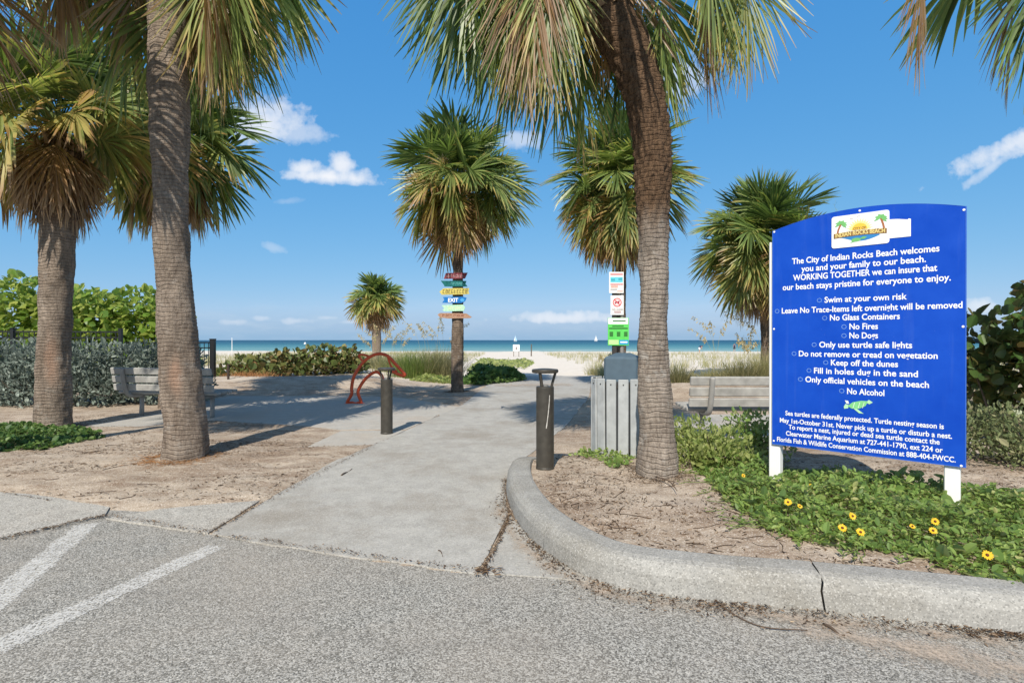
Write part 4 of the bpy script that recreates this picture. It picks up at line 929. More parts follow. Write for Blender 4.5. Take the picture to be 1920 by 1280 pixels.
# ------------------------------------------------------------------ bollards
m_bronze = plain('dark_bronze_paint', (0.052, 0.047, 0.038), 0.45, 0.4, 0.1, 0.25, 14)
m_scratch = plain('bare_scratch', (0.5, 0.48, 0.44), 0.7)
def bollard(x, y, z, label, rot, scratch=False):
    root = empty('bollard', (x, y, z), label, 'bollard', 'bollards either side of the path', rot)
    nb = NB(); nb.lathe([(0.088, -0.05), (0.088, 0.02), (0.0845, 0.03), (0.0845, 0.775), (0.083, 0.785), (0.05, 0.788)], 32); nb.build('post', m_bronze, root, smooth=False)
    nb = NB(); nb.lathe([(0.04, 0.912), (0.118, 0.914), (0.126, 0.922), (0.127, 0.938), (0.120, 0.948), (0.05, 0.955), (0.004, 0.957)], 32); nb.build('cap', m_bronze, root)
    for k in range(3):
        a = R(90 + 120 * k); nb = NB()
        nb.tube([(0.062 * math.cos(a), 0.062 * math.sin(a), 0.78), (0.070 * math.cos(a), 0.070 * math.sin(a), 0.82), (0.098 * math.cos(a), 0.098 * math.sin(a), 0.915)], 0.0125, 6); nb.build('strut', m_bronze, root)
    nb = NB(); nb.lathe([(0.03, 0.785), (0.03, 0.80), (0.012, 0.805)], 16); nb.build('lamp_socket', col('socket_grey', (0.2, 0.2, 0.19)), root)
    if scratch:
        nb = NB(); V_ = []
        for k in range(15):
            f = k / 14; a = R(-90 + 26 - 22 * f ** 1.4) - rot; r_ = 0.0858; w = 0.035 + 0.03 * random.random()
            for sg in (-1, 1): V_.append((r_ * math.cos(a + sg * w), r_ * math.sin(a + sg * w), 0.71 - 0.31 * f))
        nb.add(V_, [(np.array([[2 * k, 2 * k + 1, 2 * k + 3, 2 * k + 2] for k in range(14)]), 0)]); nb.build('scratch', m_scratch, root)
    return root
bollard(*G(725, 813), 0.0, 'bronze path bollard on concrete in front of the red bike rack', R(90))
bollard(wx(1022, 5.06), 5.06, gz(wx(1022, 5.06), 5.06), 'bronze path bollard with a pale scratch standing inside the curved kerb', R(150), True)

# ------------------------------------------------------------------ benches
m_slat = plain('grey_recycled_plastic', (0.33, 0.325, 0.305), 0.75, 0.25, 0, 0.22, 8, 0.15)
m_frame = plain('grey_bench_frame', (0.30, 0.295, 0.28), 0.6, 0.3, 0, 0.15, 10)
m_bolt = plain('dark_bolt', (0.05, 0.045, 0.04), 0.5, 0.4, 0.5)
def bench(x, y, z, rot, L, label):
    root = empty('bench', (x, y, z), label, 'bench', None, rot)
    for k in range(3):
        nb = NB(); f = k / 2
        nb.box((0, -0.055 - 0.055 * f, 0.535 + 0.142 * k), (L, 0.045, 0.116), Matrix.Rotation(R(10), 4, 'X'), 0.010); nb.build('back_slat', m_slat, root)
    for k in range(4):
        nb = NB(); nb.box((0, 0.075 + 0.132 * k, 0.437 + 0.006 * k), (L, 0.112, 0.046), Matrix.Rotation(R(2), 4, 'X'), 0.010); nb.build('seat_slat', m_slat, root)
    for s in (-1, 1):
        px = s * (L / 2 - 0.27)
        nb = NB(); prof = [(-0.170, 0.875), (-0.150, 0.76), (-0.118, 0.60), (-0.085, 0.48), (-0.03, 0.405), (0.06, 0.378), (0.25, 0.378), (0.50, 0.392), (0.54, 0.398)]
        cc = catmull([(px, a, b) for a, b in prof], 4); nb.tube(cc, 0.036, 8); fr = nb.build('frame', m_frame, root, smooth=True)
        nb = NB(); nb.tube([(px, 0.24, 0.37), (px, 0.235, 0.2), (px, 0.22, -0.12)], [0.036, 0.036, 0.042], 10); nb.build('leg', m_frame, root, smooth=True)
        for k in range(3): nb = NB(); nb.box((px, -0.134 - 0.042 * (k - 0.9), 0.565 + 0.135 * k), (0.016, 0.012, 0.034), None); nb.build('bolt', m_bolt, fr)
    return root
bench(-5.95, 9.16, 0.0, R(-11), 1.98, 'weathered grey slatted bench facing the sea by the silvery hedge')
bench(3.30, 7.02, 0.0, 0.0, 1.98, 'weathered grey slatted bench partly hidden behind the blue notice board')

# ------------------------------------------------------------------ litter bin
m_bslat = plain('grey_bin_slat', (0.36, 0.38, 0.385), 0.7, 0.3, 0, 0.16, 9, 0.15)
m_lid = plain('blue_grey_plastic', (0.075, 0.115, 0.15), 0.5, 0.4, 0, 0.12, 8)
m_liner = plain('dark_liner', (0.03, 0.035, 0.04), 0.6)
bxx, byy = 1.245, 5.98; bz = gz(bxx, byy)
bin_ = empty('litter_bin', (bxx, byy, bz), 'round litter bin with grey slats and blue-grey lid beside the leaning palm', 'litter bin')
for k in range(17):
    a = k * 2 * PI / 17 + 0.08; nb = NB(); rot = Matrix.Rotation(a + PI / 2, 4, 'Z') @ Matrix.Rotation(R(random.uniform(-.7, .7)), 4, 'Y')
    nb.box((0.345 * math.cos(a), 0.345 * math.sin(a), 0.425 + random.uniform(-.008, .008)), (0.108, 0.022, 0.90), rot, 0.006)
    for zz in (0.82, 0.03):
        nb.box((0.357 * math.cos(a), 0.357 * math.sin(a), zz), (0.012, 0.012, 0.012), rot, 0, 1)
    nb.build('slat', [m_bslat, m_bolt], bin_)
nb = NB(); nb.lathe([(0.31, 0.02), (0.315, 0.84), (0.29, 0.842)], 40); nb.build('liner', m_liner, bin_)
for zz in (0.12, 0.80):
    nb = NB(); nb.lathe([(0.318, zz - .02), (0.330, zz - .02), (0.330, zz + .02), (0.318, zz + .02)], 40, capb=False, capt=False); nb.build('hoop', m_bolt, bin_)
LR = Matrix.Rotation(R(-20), 4, 'Z'); lw = 0.37
nb = NB(); nb.box((0, 0, 0.955), (lw, lw, 0.31), LR, 0.022)
tp = np.array([(-lw / 2 + .02, -lw / 2 + .02, 1.108), (lw / 2 - .02, -lw / 2 + .02, 1.108), (lw / 2 - .02, lw / 2 - .02, 1.108), (-lw / 2 + .02, lw / 2 - .02, 1.108), (-.07, -.06, 1.150), (.07, -.06, 1.150), (.07, .06, 1.150), (-.07, .06, 1.150)]) @ np.array(LR.to_3x3()).T
nb.add(tp, [(np.array([[0, 1, 5, 4], [1, 2, 6, 5], [2, 3, 7, 6], [3, 0, 4, 7], [4, 5, 6, 7]]), 0)]); lid = nb.build('lid', m_lid, bin_)
nb = NB(); nb.box(np.array(LR.to_3x3()) @ np.array([lw / 2 + .001, 0, 0.965]), (0.006, lw * .86, 0.24), LR, 0.002); nb.build('lid_shade_panel', m_liner, lid)  # dark panel standing in for shade on the lid's right face

# ------------------------------------------------------------------ red bike rack shaped as a leaping animal outline
m_red = plain('red_powder_coat', (0.68, 0.095, 0.028), 0.45, 0.45, 0, 0.2, 6)
dz = 11.35
def dp(u, v): return (wx(400 + u / 5.053, dz), dz, hz(580 + v / 5.053, dz))
rack = empty('bike_rack', (wx(667, dz), dz, 0.0), 'red tubular bike rack shaped like a leaping dolphin behind the left bollard', 'bike rack')
ro = np.array(rack.location)
body = [(1405, 912), (1395, 860), (1370, 790), (1385, 740), (1430, 670), (1490, 615), (1545, 592), (1590, 620), (1612, 680)]
back = [(1268, 905), (1272, 870), (1310, 800), (1310, 740), (1330, 640), (1375, 560), (1425, 495), (1500, 440), (1575, 420), (1650, 440), (1715, 505), (1770, 565), (1812, 612), (1800, 628), (1745, 610), (1690, 585)]
nb = NB(); nb.tube(catmull([dp(*q) for q in back], 5), 0.034, 10); nb.build('back_tube', m_red, rack, smooth=True, loc=ro)
nb = NB(); nb.tube(catmull([dp(*q) for q in body], 5), 0.034, 10); nb.build('belly_tube', m_red, rack, smooth=True, loc=ro)
nb = NB(); nb.tube(catmull([dp(*q) for q in ((1422, 498), (1395, 465), (1378, 432), (1430, 430), (1492, 452))], 4), 0.024, 8); nb.build('fin', m_red, rack, smooth=True, loc=ro)
nb = NB(); nb.tube(catmull([dp(*q) for q in ((1268, 890), (1310, 880), (1345, 890), (1380, 882), (1408, 905))], 4), 0.027, 8); nb.build('tail', m_red, rack, smooth=True, loc=ro)
nb = NB(); nb.tube(catmull([dp(*q) for q in ((1650, 440), (1668, 500), (1690, 545), (1740, 590))], 4), 0.021, 8); nb.build('jaw_tube', m_red, rack, smooth=True, loc=ro)
for q in (1275, 1402):
    c = dp(q, 905); nb = NB(); nb.lathe([(0.075, -0.01), (0.075, 0.008), (0.03, 0.012)], 16, (c[0], c[1], 0.0)); nb.build('foot_plate', m_red, rack, loc=ro)

# ------------------------------------------------------------------ painted boards on the middle palm
PX, PY = -1.43, 13.9
def plank(label, pts, z, colr, stroke, tilt=0.0, seed=0):
    """pts in metres round the board's middle"""
    o = Plane((PX, PY - 0.195, z), (math.cos(tilt), 0, math.sin(tilt)), (-math.sin(tilt), 0, math.cos(tilt)))
    m = plain('painted_board_' + str(seed), colr, 0.8, 0.2, 0, 0.25, 25)
    root = empty('arrow_board', (PX, PY - 0.195, z), label, 'sign', 'painted arrow boards on the middle palm')
    nb = NB(); nb.prism(pts, o.O, o.X, o.Y, 0.028); nb.build('board', m, root, loc=np.array(root.location))
    return root, o
def word_strokes(o, root, n, x0, x1, h, c, seed):
    r = np.random.default_rng(seed); nb = NB(); mm = plain('brush_paint_' + str(seed), c, 0.8); step = (x1 - x0) / n
    for k in range(n):
        xa = x0 + step * k; w = step * .62
        o.line(nb, [(xa, -h / 2), (xa + r.uniform(0, .01), h / 2)], 0.012, 0.002); 
        if r.random() < .75: o.line(nb, [(xa, h / 2 - .008), (xa + w, h / 2 - .012)], 0.011, 0.0024)
        if r.random() < .6: o.line(nb, [(xa, 0), (xa + w * .9, r.uniform(-.02, .02))], 0.010, 0.0028)
        if r.random() < .55: o.line(nb, [(xa + w, h / 2), (xa + w, -h / 2)], 0.011, 0.0032)
        if r.random() < .5: o.line(nb, [(xa, -h / 2 + .006), (xa + w, -h / 2 + .006)], 0.010, 0.0036)
    nb.build('brush_lettering', mm, root, loc=np.array(root.location))
k_ = 13.7 / 1000
def pw(*q): return [((u - 660) / 11.63 * k_, -v / 11.63 * k_) for u, v in q]
def zy(v): return hz(500 + v / 11.63, 13.7)
r_, o = plank('maroon painted board with slanted ends, topmost on the middle palm', pw((385, 65), (430, -62), (905, -70), (850, 55)), zy(200), (0.22, 0.055, 0.07), None, 0, 1)
word_strokes(o, r_, 6, -.24, .22, .075, (0.42, 0.30, 0.30), 1)
r_, o = plank('dark teal board with forked right end, second from the top', pw((320, -65), (880, -60), (860, 0), (905, 62), (400, 60), (390, 30)), zy(370), (0.012, 0.13, 0.13), None, 0, 2)
word_strokes(o, r_, 5, -.15, .20, .07, (0.10, 0.33, 0.33), 2)
r_, o = plank('yellow board with dark hand-painted letters, third from the top', pw((290, 5), (380, -70), (940, -75), (925, 0), (945, 50), (860, 62), (340, 72)), zy(540), (0.55, 0.47, 0.13), None, 0, 3)
word_strokes(o, r_, 9, -.34, .30, .10, (0.10, 0.075, 0.03), 3)
r_, o = plank('bright blue board reading EXIT in white paint', pw((350, 60), (395, 0), (370, -65), (800, -72), (885, -50), (850, 30), (760, 66)), zy(725), (0.015, 0.16, 0.47), None, 0, 4)
nb = NB(); x0, x1 = (480 - 660) / 11.63 * k_, (700 - 660) / 11.63 * k_; o.text(nb, TX['exit'], x0, x1, -.05, -.045, .095, .003); nb.build('lettering', m_letter, r_, loc=np.array(r_.location))
nb = NB(); o.disc(nb, ((790 - 660) / 11.63 * k_, 0.0), .055, .0032, 0, 14, .04); nb.build('fish_picture', col('fish_blue', (0.06, 0.33, 0.65)), r_, loc=np.array(r_.location))
r_, o = plank('pale mint green board, fifth from the top on the middle palm', pw((340, -60), (800, -75), (850, -20), (820, 62), (400, 72), (350, 40), (400, 10)), zy(900), (0.42, 0.70, 0.48), None, 0, 5)
word_strokes(o, r_, 6, -.2, .14, .07, (0.60, 0.66, 0.42), 5)
r_, o = plank('unpainted driftwood board with pointed ends, lowest on the palm', pw((250, -10), (300, -45), (480, -50), (880, -45), (1000, 30), (960, 55), (800, 60), (480, 72), (300, 50)), zy(1060), (0.36, 0.22, 0.15), None, R(-1), 6)
word_strokes(o, r_, 6, -.36, .22, .05, (0.26, 0.10, 0.06), 6)

# ------------------------------------------------------------------ pole with small signs in front of the palm behind the bin
sz = 12.2; sxc = wx(1158, sz)
sp_ = empty('sign_pole', (sxc, sz, gz(sxc, sz)), 'dark pole with three small signs, no-dogs sign between white and green ones', 'sign')
so = np.array(sp_.location)
nb = NB(); nb.box((wx(1152, sz), sz, 1.35), (0.10, 0.09, 3.0), None, 0.01); nb.build('post', plain('dark_post', (0.035, 0.032, 0.03), 0.7), sp_, loc=so)
nb = NB(); nb.tube([(wx(1166, sz), sz, -0.15), (wx(1166, sz), sz, 2.85)], 0.045, 10); nb.build('pole', plain('grey_post', (0.22, 0.21, 0.20), 0.6), sp_, loc=so)
PS = Plane((0, sz - 0.075, 0), (1, 0, 0), (0, 0, 1))
def SR(nb, x0, y0, x1, y1, off, mi=0): PS.rect(nb, wx(1120 + x0 / 8, sz), hz(500 + y1 / 8, sz), wx(1120 + x1 / 8, sz), hz(500 + y0 / 8, sz), off, mi)
def SQ(x, y): return (wx(1120 + x / 8, sz), hz(500 + y / 8, sz))
def panel(name, x0, y0, x1, y1, mat, label):
    nb = NB(); a, b = SQ(x0, y1), SQ(x1, y0); nb.box(((a[0] + b[0]) / 2, sz - 0.066, (a[1] + b[1]) / 2), (b[0] - a[0], 0.012, b[1] - a[1]), None, 0.002)
    o = nb.build(name, mat, sp_, loc=so); o['label'] = label; return o
def printing(par, nb, mats):
    o = nb.build('print', mats, par); o.matrix_parent_inverse = Matrix.Translation(-Vector(so))
red, cyan, pink, grey, dgrn = col('sign_red', (0.55, 0.03, 0.04)), col('sign_cyan', (0.12, 0.55, 0.66)), col('sign_pink', (0.72, 0.38, 0.32)), col('sign_grey', (0.25, 0.23, 0.23)), col('sign_dark_green', (0.03, 0.16, 0.03))
o = panel('sign_panel', 168, 85, 385, 400, m_white, 'white sign with a cyan block'); nb = NB()
SR(nb, 185, 160, 372, 240, .001, 1); SR(nb, 185, 112, 372, 128, .001, 0); SR(nb, 185, 262, 375, 276, .001, 0); SR(nb, 190, 285, 300, 320, .001, 2); SR(nb, 185, 338, 290, 352, .001, 3); SR(nb, 285, 362, 372, 378, .001, 2)
SR(nb, 195, 185, 255, 218, .0016, 4); SR(nb, 305, 175, 360, 212, .0016, 4); printing(o, nb, [red, cyan, pink, grey, col('sign_teal', (0.05, 0.33, 0.42))])
o = panel('sign_panel', 190, 435, 385, 725, m_white, 'white sign with a red no-dogs circle'); nb = NB(); c = SQ(288, 538); rr = 66 / 8 * sz / 1000
PS.disc(nb, c, rr * .85, .0008, 2, 24); PS.ring(nb, c, rr * .82, rr, .0014, 0, 28)
PS.poly(nb, [SQ(*q) for q in ((250, 545), (262, 530), (300, 528), (312, 510), (330, 518), (318, 532), (316, 560), (306, 560), (302, 545), (272, 547), (266, 562), (256, 562))], .0016, 3)
PS.line(nb, [SQ(243, 493), SQ(333, 583)], 0.018, .0020, 0)
a, b = SQ(212, 655), SQ(372, 655); PS.text(nb, TX['dogs'], a[0], b[0], a[1], a[1], 0.036, .0012, 1); SR(nb, 235, 668, 350, 676, .001, 3); SR(nb, 245, 686, 345, 694, .001, 3); printing(o, nb, [red, grey, col('sign_pale_pink', (0.8, 0.55, 0.55)), col('sign_maroon', (0.25, 0.03, 0.06))])
o = panel('sign_panel', 150, 768, 462, 1180, col('sign_green', (0.10, 0.55, 0.10)), 'bright green sign with white header'); nb = NB()
SR(nb, 155, 772, 450, 862, .001, 0); PS.ring(nb, SQ(195, 816), .018, .024, .0016, 1, 16); SR(nb, 222, 806, 415, 826, .0016, 1)
SR(nb, 215, 884, 385, 900, .001, 1); SR(nb, 165, 915, 445, 934, .001, 1)
for q in (175, 283, 390): SR(nb, q, 975, q + 52, 1045, .001, 1)
SR(nb, 160, 1095, 310, 1165, .001, 2); SR(nb, 322, 1098, 455, 1165, .001, 3); SR(nb, 335, 1120, 440, 1140, .0016, 0); printing(o, nb, [m_letter, dgrn, col('sign_pale_green', (0.45, 0.68, 0.30)), col('sign_blue', (0.02, 0.30, 0.55))])

# ------------------------------------------------------------------ fence
m_black = plain('black_aluminium', (0.010, 0.011, 0.012), 0.4, 0.5)
fen = empty('metal_fence', (-10.3, 14.0, 0), 'black metal picket fence behind the hedge, ending at a post by the dune', 'fence')
fo = np.array(fen.location)
fpts = [(-14.5, 12.6, 1.62), (-12.35, 13.2, 1.62), (-10.2, 13.9, 1.62), (-10.15, 13.95, 1.36), (wx(399, 15.4), 15.4, 1.33)]
nb = NB()
def fpanel(a, b, h):
    a, b = np.array(a), np.array(b); L = np.linalg.norm(b - a); n = int(L / 0.105); ang = Matrix.Rotation(math.atan2((b - a)[1], (b - a)[0]), 4, 'Z')
    for zz in (h - 0.02, h - 0.17, 0.14): nb.box((*((a + b) / 2), zz), (L, 0.03, 0.036), ang)
    for k in range(1, n): p = a + (b - a) * k / n; nb.box((p[0], p[1], h / 2), (0.017, 0.017, h - 0.03), ang)
fpanel(fpts[0][:2], fpts[1][:2], 1.58); fpanel(fpts[1][:2], fpts[2][:2], 1.58); fpanel(fpts[3][:2], fpts[4][:2], 1.30)
nb.build('picket_panels', m_black, fen, loc=fo)
for x, y, h in (fpts[1], fpts[2], (fpts[4][0], fpts[4][1], 1.36)):
    nb = NB(); w = 0.12 if h < 1.5 else 0.075; nb.box((x, y, h / 2 - 0.05), (w, w, h + 0.1)); nb.box((x, y, h + 0.015), (w + .02, w + .02, 0.03), None, .008); nb.build('post', m_black, fen, loc=fo)
tag((lambda nb: (nb.box((wx(428, 15.0), 15.0, 0.28), (0.05, 0.05, 0.80), None, .006), nb.build('stake', col('rusty_stake', (0.05, 0.035, 0.028), 0.9)))[1])(NB()), 'short dark stake standing by the sea grapes right of the fence post', 'stake')

# ------------------------------------------------------------------ shrubs
m_wood = plain('twig_wood', (0.13, 0.10, 0.075), 0.9, 0.1, 0, 0.3)
f_seag = foliage('sea_grape_leaf', [(0.0, (0.070, 0.150, 0.025)), (0.5, (0.16, 0.28, 0.042)), (0.85, (0.28, 0.38, 0.07)), (1.0, (0.42, 0.46, 0.12))], 0.4, 0.42)
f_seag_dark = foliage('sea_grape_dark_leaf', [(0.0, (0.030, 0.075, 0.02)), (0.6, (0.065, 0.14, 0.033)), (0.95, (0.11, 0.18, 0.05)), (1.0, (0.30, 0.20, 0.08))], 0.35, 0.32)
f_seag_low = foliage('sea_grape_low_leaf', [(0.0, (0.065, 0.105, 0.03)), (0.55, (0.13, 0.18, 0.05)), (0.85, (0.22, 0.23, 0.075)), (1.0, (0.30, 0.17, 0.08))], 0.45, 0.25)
f_silver = foliage('silver_leaf', [(0.0, (0.085, 0.118, 0.095)), (0.5, (0.155, 0.195, 0.165)), (1.0, (0.29, 0.335, 0.29))], 0.65, 0.15)
f_sunf = foliage('dune_sunflower_leaf', [(0.0, (0.075, 0.150, 0.034)), (0.5, (0.175, 0.29, 0.062)), (0.9, (0.30, 0.40, 0.11)), (1.0, (0.44, 0.42, 0.18))], 0.5, 0.35)
f_olive = foliage('olive_scrub_leaf', [(0.0, (0.075, 0.11, 0.04)), (0.5, (0.16, 0.20, 0.08)), (0.9, (0.26, 0.28, 0.13)), (1.0, (0.32, 0.28, 0.17))], 0.6, 0.25)
f_lime = foliage('lime_shrub_leaf', [(0.0, (0.12, 0.18, 0.04)), (0.5, (0.27, 0.33, 0.09)), (1.0, (0.42, 0.44, 0.18))], 0.5, 0.40)
f_cover = foliage('round_cover_leaf', [(0.0, (0.035, 0.085, 0.018)), (0.5, (0.085, 0.165, 0.035)), (1.0, (0.17, 0.25, 0.07))], 0.5, 0.25)
def shrub(name, loc, lobes, n, size, width, mat, label, cat, group=None, up=0.5, stems=8, shell=0.55, seed=0, sizevar=0.35, stem_r=0.012):
    """lobes: (x, y, z, rx, ry, rz) round loc; leaves fill the outer part of each lobe"""
    r = np.random.default_rng(seed + 100); z0 = gz(*loc) if len(loc) == 2 else loc[2]
    root = empty(name, (loc[0], loc[1], z0), label, cat, group)
    lob = np.array(lobes, float); vol = (lob[:, 3] * lob[:, 4] * lob[:, 5]) ** 0.67; vol /= vol.sum(); nb = NB()
    pick = r.choice(len(lob), n, p=vol); d = unit(r.normal(size=(n, 3))); rad = np.clip(1 - np.abs(r.normal(0, shell, n)) * 0.6, 0.15, 1.1)
    rad *= 1 + 0.25 * fbm(d[:, 0] * 3 + pick, d[:, 1] * 3 + d[:, 2] * 2, 1.0, 3, seed)
    P = lob[pick, :3] + d * rad[:, None] * lob[pick, 3:]
    ok = P[:, 2] > 0.01; P, d, pick = P[ok], d[ok], pick[ok]; n = len(P)
    al = unit(d * 0.9 + r.normal(0, 0.6, (n, 3)) + np.array([0, 0, up])); nor = unit(d * 0.6 + r.normal(0, 0.5, (n, 3)) + np.array([0, 0, 0.7]))
    leaves(nb, P, al, nor, size * np.exp(r.normal(0, sizevar, n)), width)
    nb.build('foliage', mat, root)
    nb = NB()
    for k in range(stems):
        q = lob[k % len(lob)]; t = q[:3] + unit(r.normal(size=3)) * q[3:] * 0.75; t[2] = abs(t[2]); b0 = np.array([q[0] * 0.5 + r.normal(0, .08), q[1] * 0.5 + r.normal(0, .08), -0.05])
        mid = (b0 + t) / 2 + r.normal(0, 0.08, 3); cc = catmull([b0, mid, t], 5); nb.tube(cc, np.linspace(stem_r, stem_r * 0.35, len(cc)), 5)
    if stems: nb.build('stems', m_wood, root)
    return root
# silvery hedge: three clumps merging
for k, (x, y, L, hgt, lab) in enumerate(((-11.6, 10.9, 1.3, 1.40, 'silvery hedge shrub at the left edge of the photo'), (-9.45, 10.85, 1.25, 1.36, 'silvery hedge shrub between the two left palm trunks'), (-7.75, 11.3, 1.0, 1.26, 'silvery hedge shrub behind the left bench'))):
    lb = [(dx * L, dy, hgt * f, 0.62, 0.50, 0.42) for dx, dy, f in ((-.75, 0, .32), (-.2, -.2, .30), (.35, -.05, .32), (.8, 0, .28), (-.6, .1, .68), (0, 0, .72), (.55, .1, .68), (-.3, .3, .45), (.4, .35, .5))]
    shrub('silver_buttonwood', (x, y), lb, 9000, 0.075, 0.42, f_silver, lab, 'hedge', 'silvery hedge behind the left bench', 0.45, 12, 0.6, k)
# tall sea grapes behind the fence
for k, (px, z, hgt, w, n, lab) in enumerate(((10, 15.2, 3.35, 1.9, 3300, 'tall sea grape bush behind the fence at the left edge'), (140, 15.6, 3.0, 1.3, 2200, 'tall sea grape bush behind the fence, beside the far-left trunk'), (238, 16.4, 3.0, 1.6, 3000, 'bright sunlit sea grape bush behind the fence, nearest the sea'))):
    lb = [(dx * w, dy, hgt * f - .35, .75, .7, .55) for dx, dy, f in ((-.8, 0, .5), (0, -.3, .55), (.75, 0, .52), (-.5, 0, .8), (.2, 0, .88), (.62, .2, .72), (0, .2, .30), (.9, -.1, .30), (-.8, .1, .25))]
    shrub('sea_grape_bush', (wx(px, z), z), lb, n, 0.17, 0.95, f_seag, lab, 'bush', 'sea grapes behind the fence', 0.35, 10, 0.6, 20 + k, 0.22, 0.03)
# dark sea grape at the right edge
lb = [(dx, dy, z_, .5, .5, .42) for dx, dy, z_ in ((-.25, 0, 1.05), (.2, 0, 1.5), (.6, .1, 1.9), (.45, -.2, 1.0), (-.1, .2, .75), (.75, 0, 1.35), (.3, .1, .55), (1.0, 0, .8), (-.45, .1, 1.35))]
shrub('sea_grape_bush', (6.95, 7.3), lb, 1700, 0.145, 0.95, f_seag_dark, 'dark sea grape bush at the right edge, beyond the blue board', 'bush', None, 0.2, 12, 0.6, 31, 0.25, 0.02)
# low sea grapes on the dune
for k, (px, z, w, h, lab) in enumerate(((468, 17.0, .75, .55, 'low sea grape clump on the dune, nearest the stake'), (530, 17.8, .8, .72, 'low sea grape clump on the dune, second from the stake'), (592, 18.2, .85, .85, 'taller sea grape clump on the dune beside the middle ones'), (645, 18.6, .6, .78, 'low sea grape clump on the dune just left of the bike rack fin'))):
    lb = [(dx * w, dy, h * f, .38, .35, .22) for dx, dy, f in ((-.7, 0, .45), (0, -.1, .5), (.7, 0, .45), (-.3, .1, .85), (.35, .1, .9), (.1, -.2, .25), (-.8, -.1, .2), (.8, -.1, .2))]
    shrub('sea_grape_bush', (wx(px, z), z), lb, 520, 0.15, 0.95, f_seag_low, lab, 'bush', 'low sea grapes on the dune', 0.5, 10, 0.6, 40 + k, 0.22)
# shrubs behind the notice board
for k, (px, z, w, h, mat, n, sz_, lab) in enumerate(((1290, 5.35, .30, .38, f_lime, 1900, .035, 'yellow-green shrub at the foot of the leaning palm, right side'), (1345, 5.0, .30, .36, f_lime, 1900, .035, 'yellow-green shrub midway between leaning palm and blue board'),
        (1412, 5.3, .28, .46, f_sunf, 1500, .04, 'dark green shrub under the hidden bench, left of the blue board'), (1860, 5.5, .55, .50, f_olive, 3000, .04, 'olive scrub right of the blue board, near the frame edge'), (1985, 5.0, .5, .45, f_olive, 2200, .04, 'olive scrub cut by the right frame edge'),
        (1850, 8.1, .5, .42, f_olive, 1600, .05, 'olive scrub beyond the pavement, below the dark sea grape'), (1790, 10.6, 1.0, .75, f_olive, 2600, .055, 'wide grey-green scrub far behind the blue board'))):
    lb = [(dx * w, dy * w, h * f, .55 * w + .06, .5 * w + .06, .33 * h + .03) for dx, dy, f in ((-.7, 0, .35), (0, -.2, .4), (.7, 0, .35), (-.3, .2, .72), (.35, .1, .75), (0, .5, .4))]
    shrub('scrub', (wx(px, z), z), lb, n, sz_, 0.5, mat, lab, 'shrub', 'shrubs around the planting bed', 0.6, 8, 0.6, 60 + k)

# ------------------------------------------------------------------ ground cover
def scatter_in(poly, n, r, dens=None):
    P = np.array(poly); lo, hi = P.min(0), P.max(0); out = np.zeros((0, 2))
    while len(out) < n:
        q = r.uniform(lo, hi, (n * 2, 2)); d = sdf(poly, q[:, 0], q[:, 1]) + 0.22 * fbm(q[:, 0], q[:, 1], 2.5, 3, 8); q = q[d < 0]
        if dens is not None: q = q[r.random(len(q)) < dens(q[:, 0], q[:, 1])]
        out = np.concatenate([out, q])
    return out[:n]
r = np.random.default_rng(5)
SUNF = [G(px, py, BED_H) for px, py in ((1300, 880), (1385, 955), (1420, 990), (1500, 1010), (1600, 1030), (1700, 1035), (1790, 1062), (1890, 1100), (2050, 1120), (2200, 1120), (2200, 940), (1900, 930), (1800, 925), (1640, 905), (1480, 880), (1400, 868), (1290, 850))]
def cover(name, poly, n, hgt, size, width, mat, label_kind, r, hs=3.0, sd=1):
    q = scatter_in(poly, n, r); d = -sdf(poly, q[:, 0], q[:, 1]); edge = np.clip(d / 0.35, 0.15, 1)
    near = np.minimum.reduce([np.hypot(q[:, 0] - (pp[0] - .02), (q[:, 1] - (pp[1] - .22)) * .8) for pp in (BL, BR)])
    hh = hgt * edge * np.clip(near / .38, .12, 1) * (0.45 + 2.4 * np.clip(fbm(q[:, 0], q[:, 1], hs, 3, sd) + .25, 0, 1))
    z = terrain(q[:, 0], q[:, 1]) + hh * (1 - 0.75 * r.random(n) ** 1.8)
    al = r.normal(size=(n, 3)); al[:, 2] = np.abs(al[:, 2]) * 0.5 + 0.05; nor = r.normal(0, 0.65, (n, 3)); nor[:, 2] += 1
    nb = NB(); leaves(nb, np.stack([q[:, 0], q[:, 1], z], -1), al, nor, size * np.exp(r.normal(0, .38, n)), width)
    ns = n // 12; s = r.integers(0, n, ns)
    B = np.stack([q[s, 0], q[s, 1], terrain(q[s, 0], q[s, 1]) - .01], -1); blades(nb, B, hh[s] * 1.0, r.normal(0, .3, (ns, 3)) * [1, 1, 0], 0.006, 0, 0.3, 3)
    return tag(nb.build(name, mat), kind='stuff'), hh
cover('dune_sunflower_leaves', SUNF, 30000, 0.135, 0.031, 0.55, f_sunf, None, r, 4.0)
LEFTC = [G(px, py) for px, py in ((-260, 880), (0, 852), (80, 846), (150, 832), (196, 822), (170, 810), (110, 804), (40, 800), (-260, 796))]
cover('ground_cover', LEFTC, 13000, 0.07, 0.036, 0.9, f_cover, None, r)
BINC = [G(px, py, .1) for px, py in ((1062, 850), (1085, 838), (1120, 848), (1160, 840), (1196, 850), (1180, 880), (1150, 893), (1130, 875), (1100, 862))]
cover('ground_cover', BINC, 700, 0.09, 0.038, 0.55, f_sunf, None, r)
VINE = [(wx(px, z), z) for px, z in ((868, 16.2), (905, 15.9), (945, 16.6), (985, 17.8), (975, 20.5), (940, 21.5), (880, 19.0), (866, 17.5))]
cover('beach_vine', VINE, 5200, 0.26, 0.085, 0.8, f_cover, None, r, 1.0)
VINE2 = [(wx(px, z), z) for px, z in ((770, 17.0), (845, 16.5), (850, 18.0), (790, 19.0))]
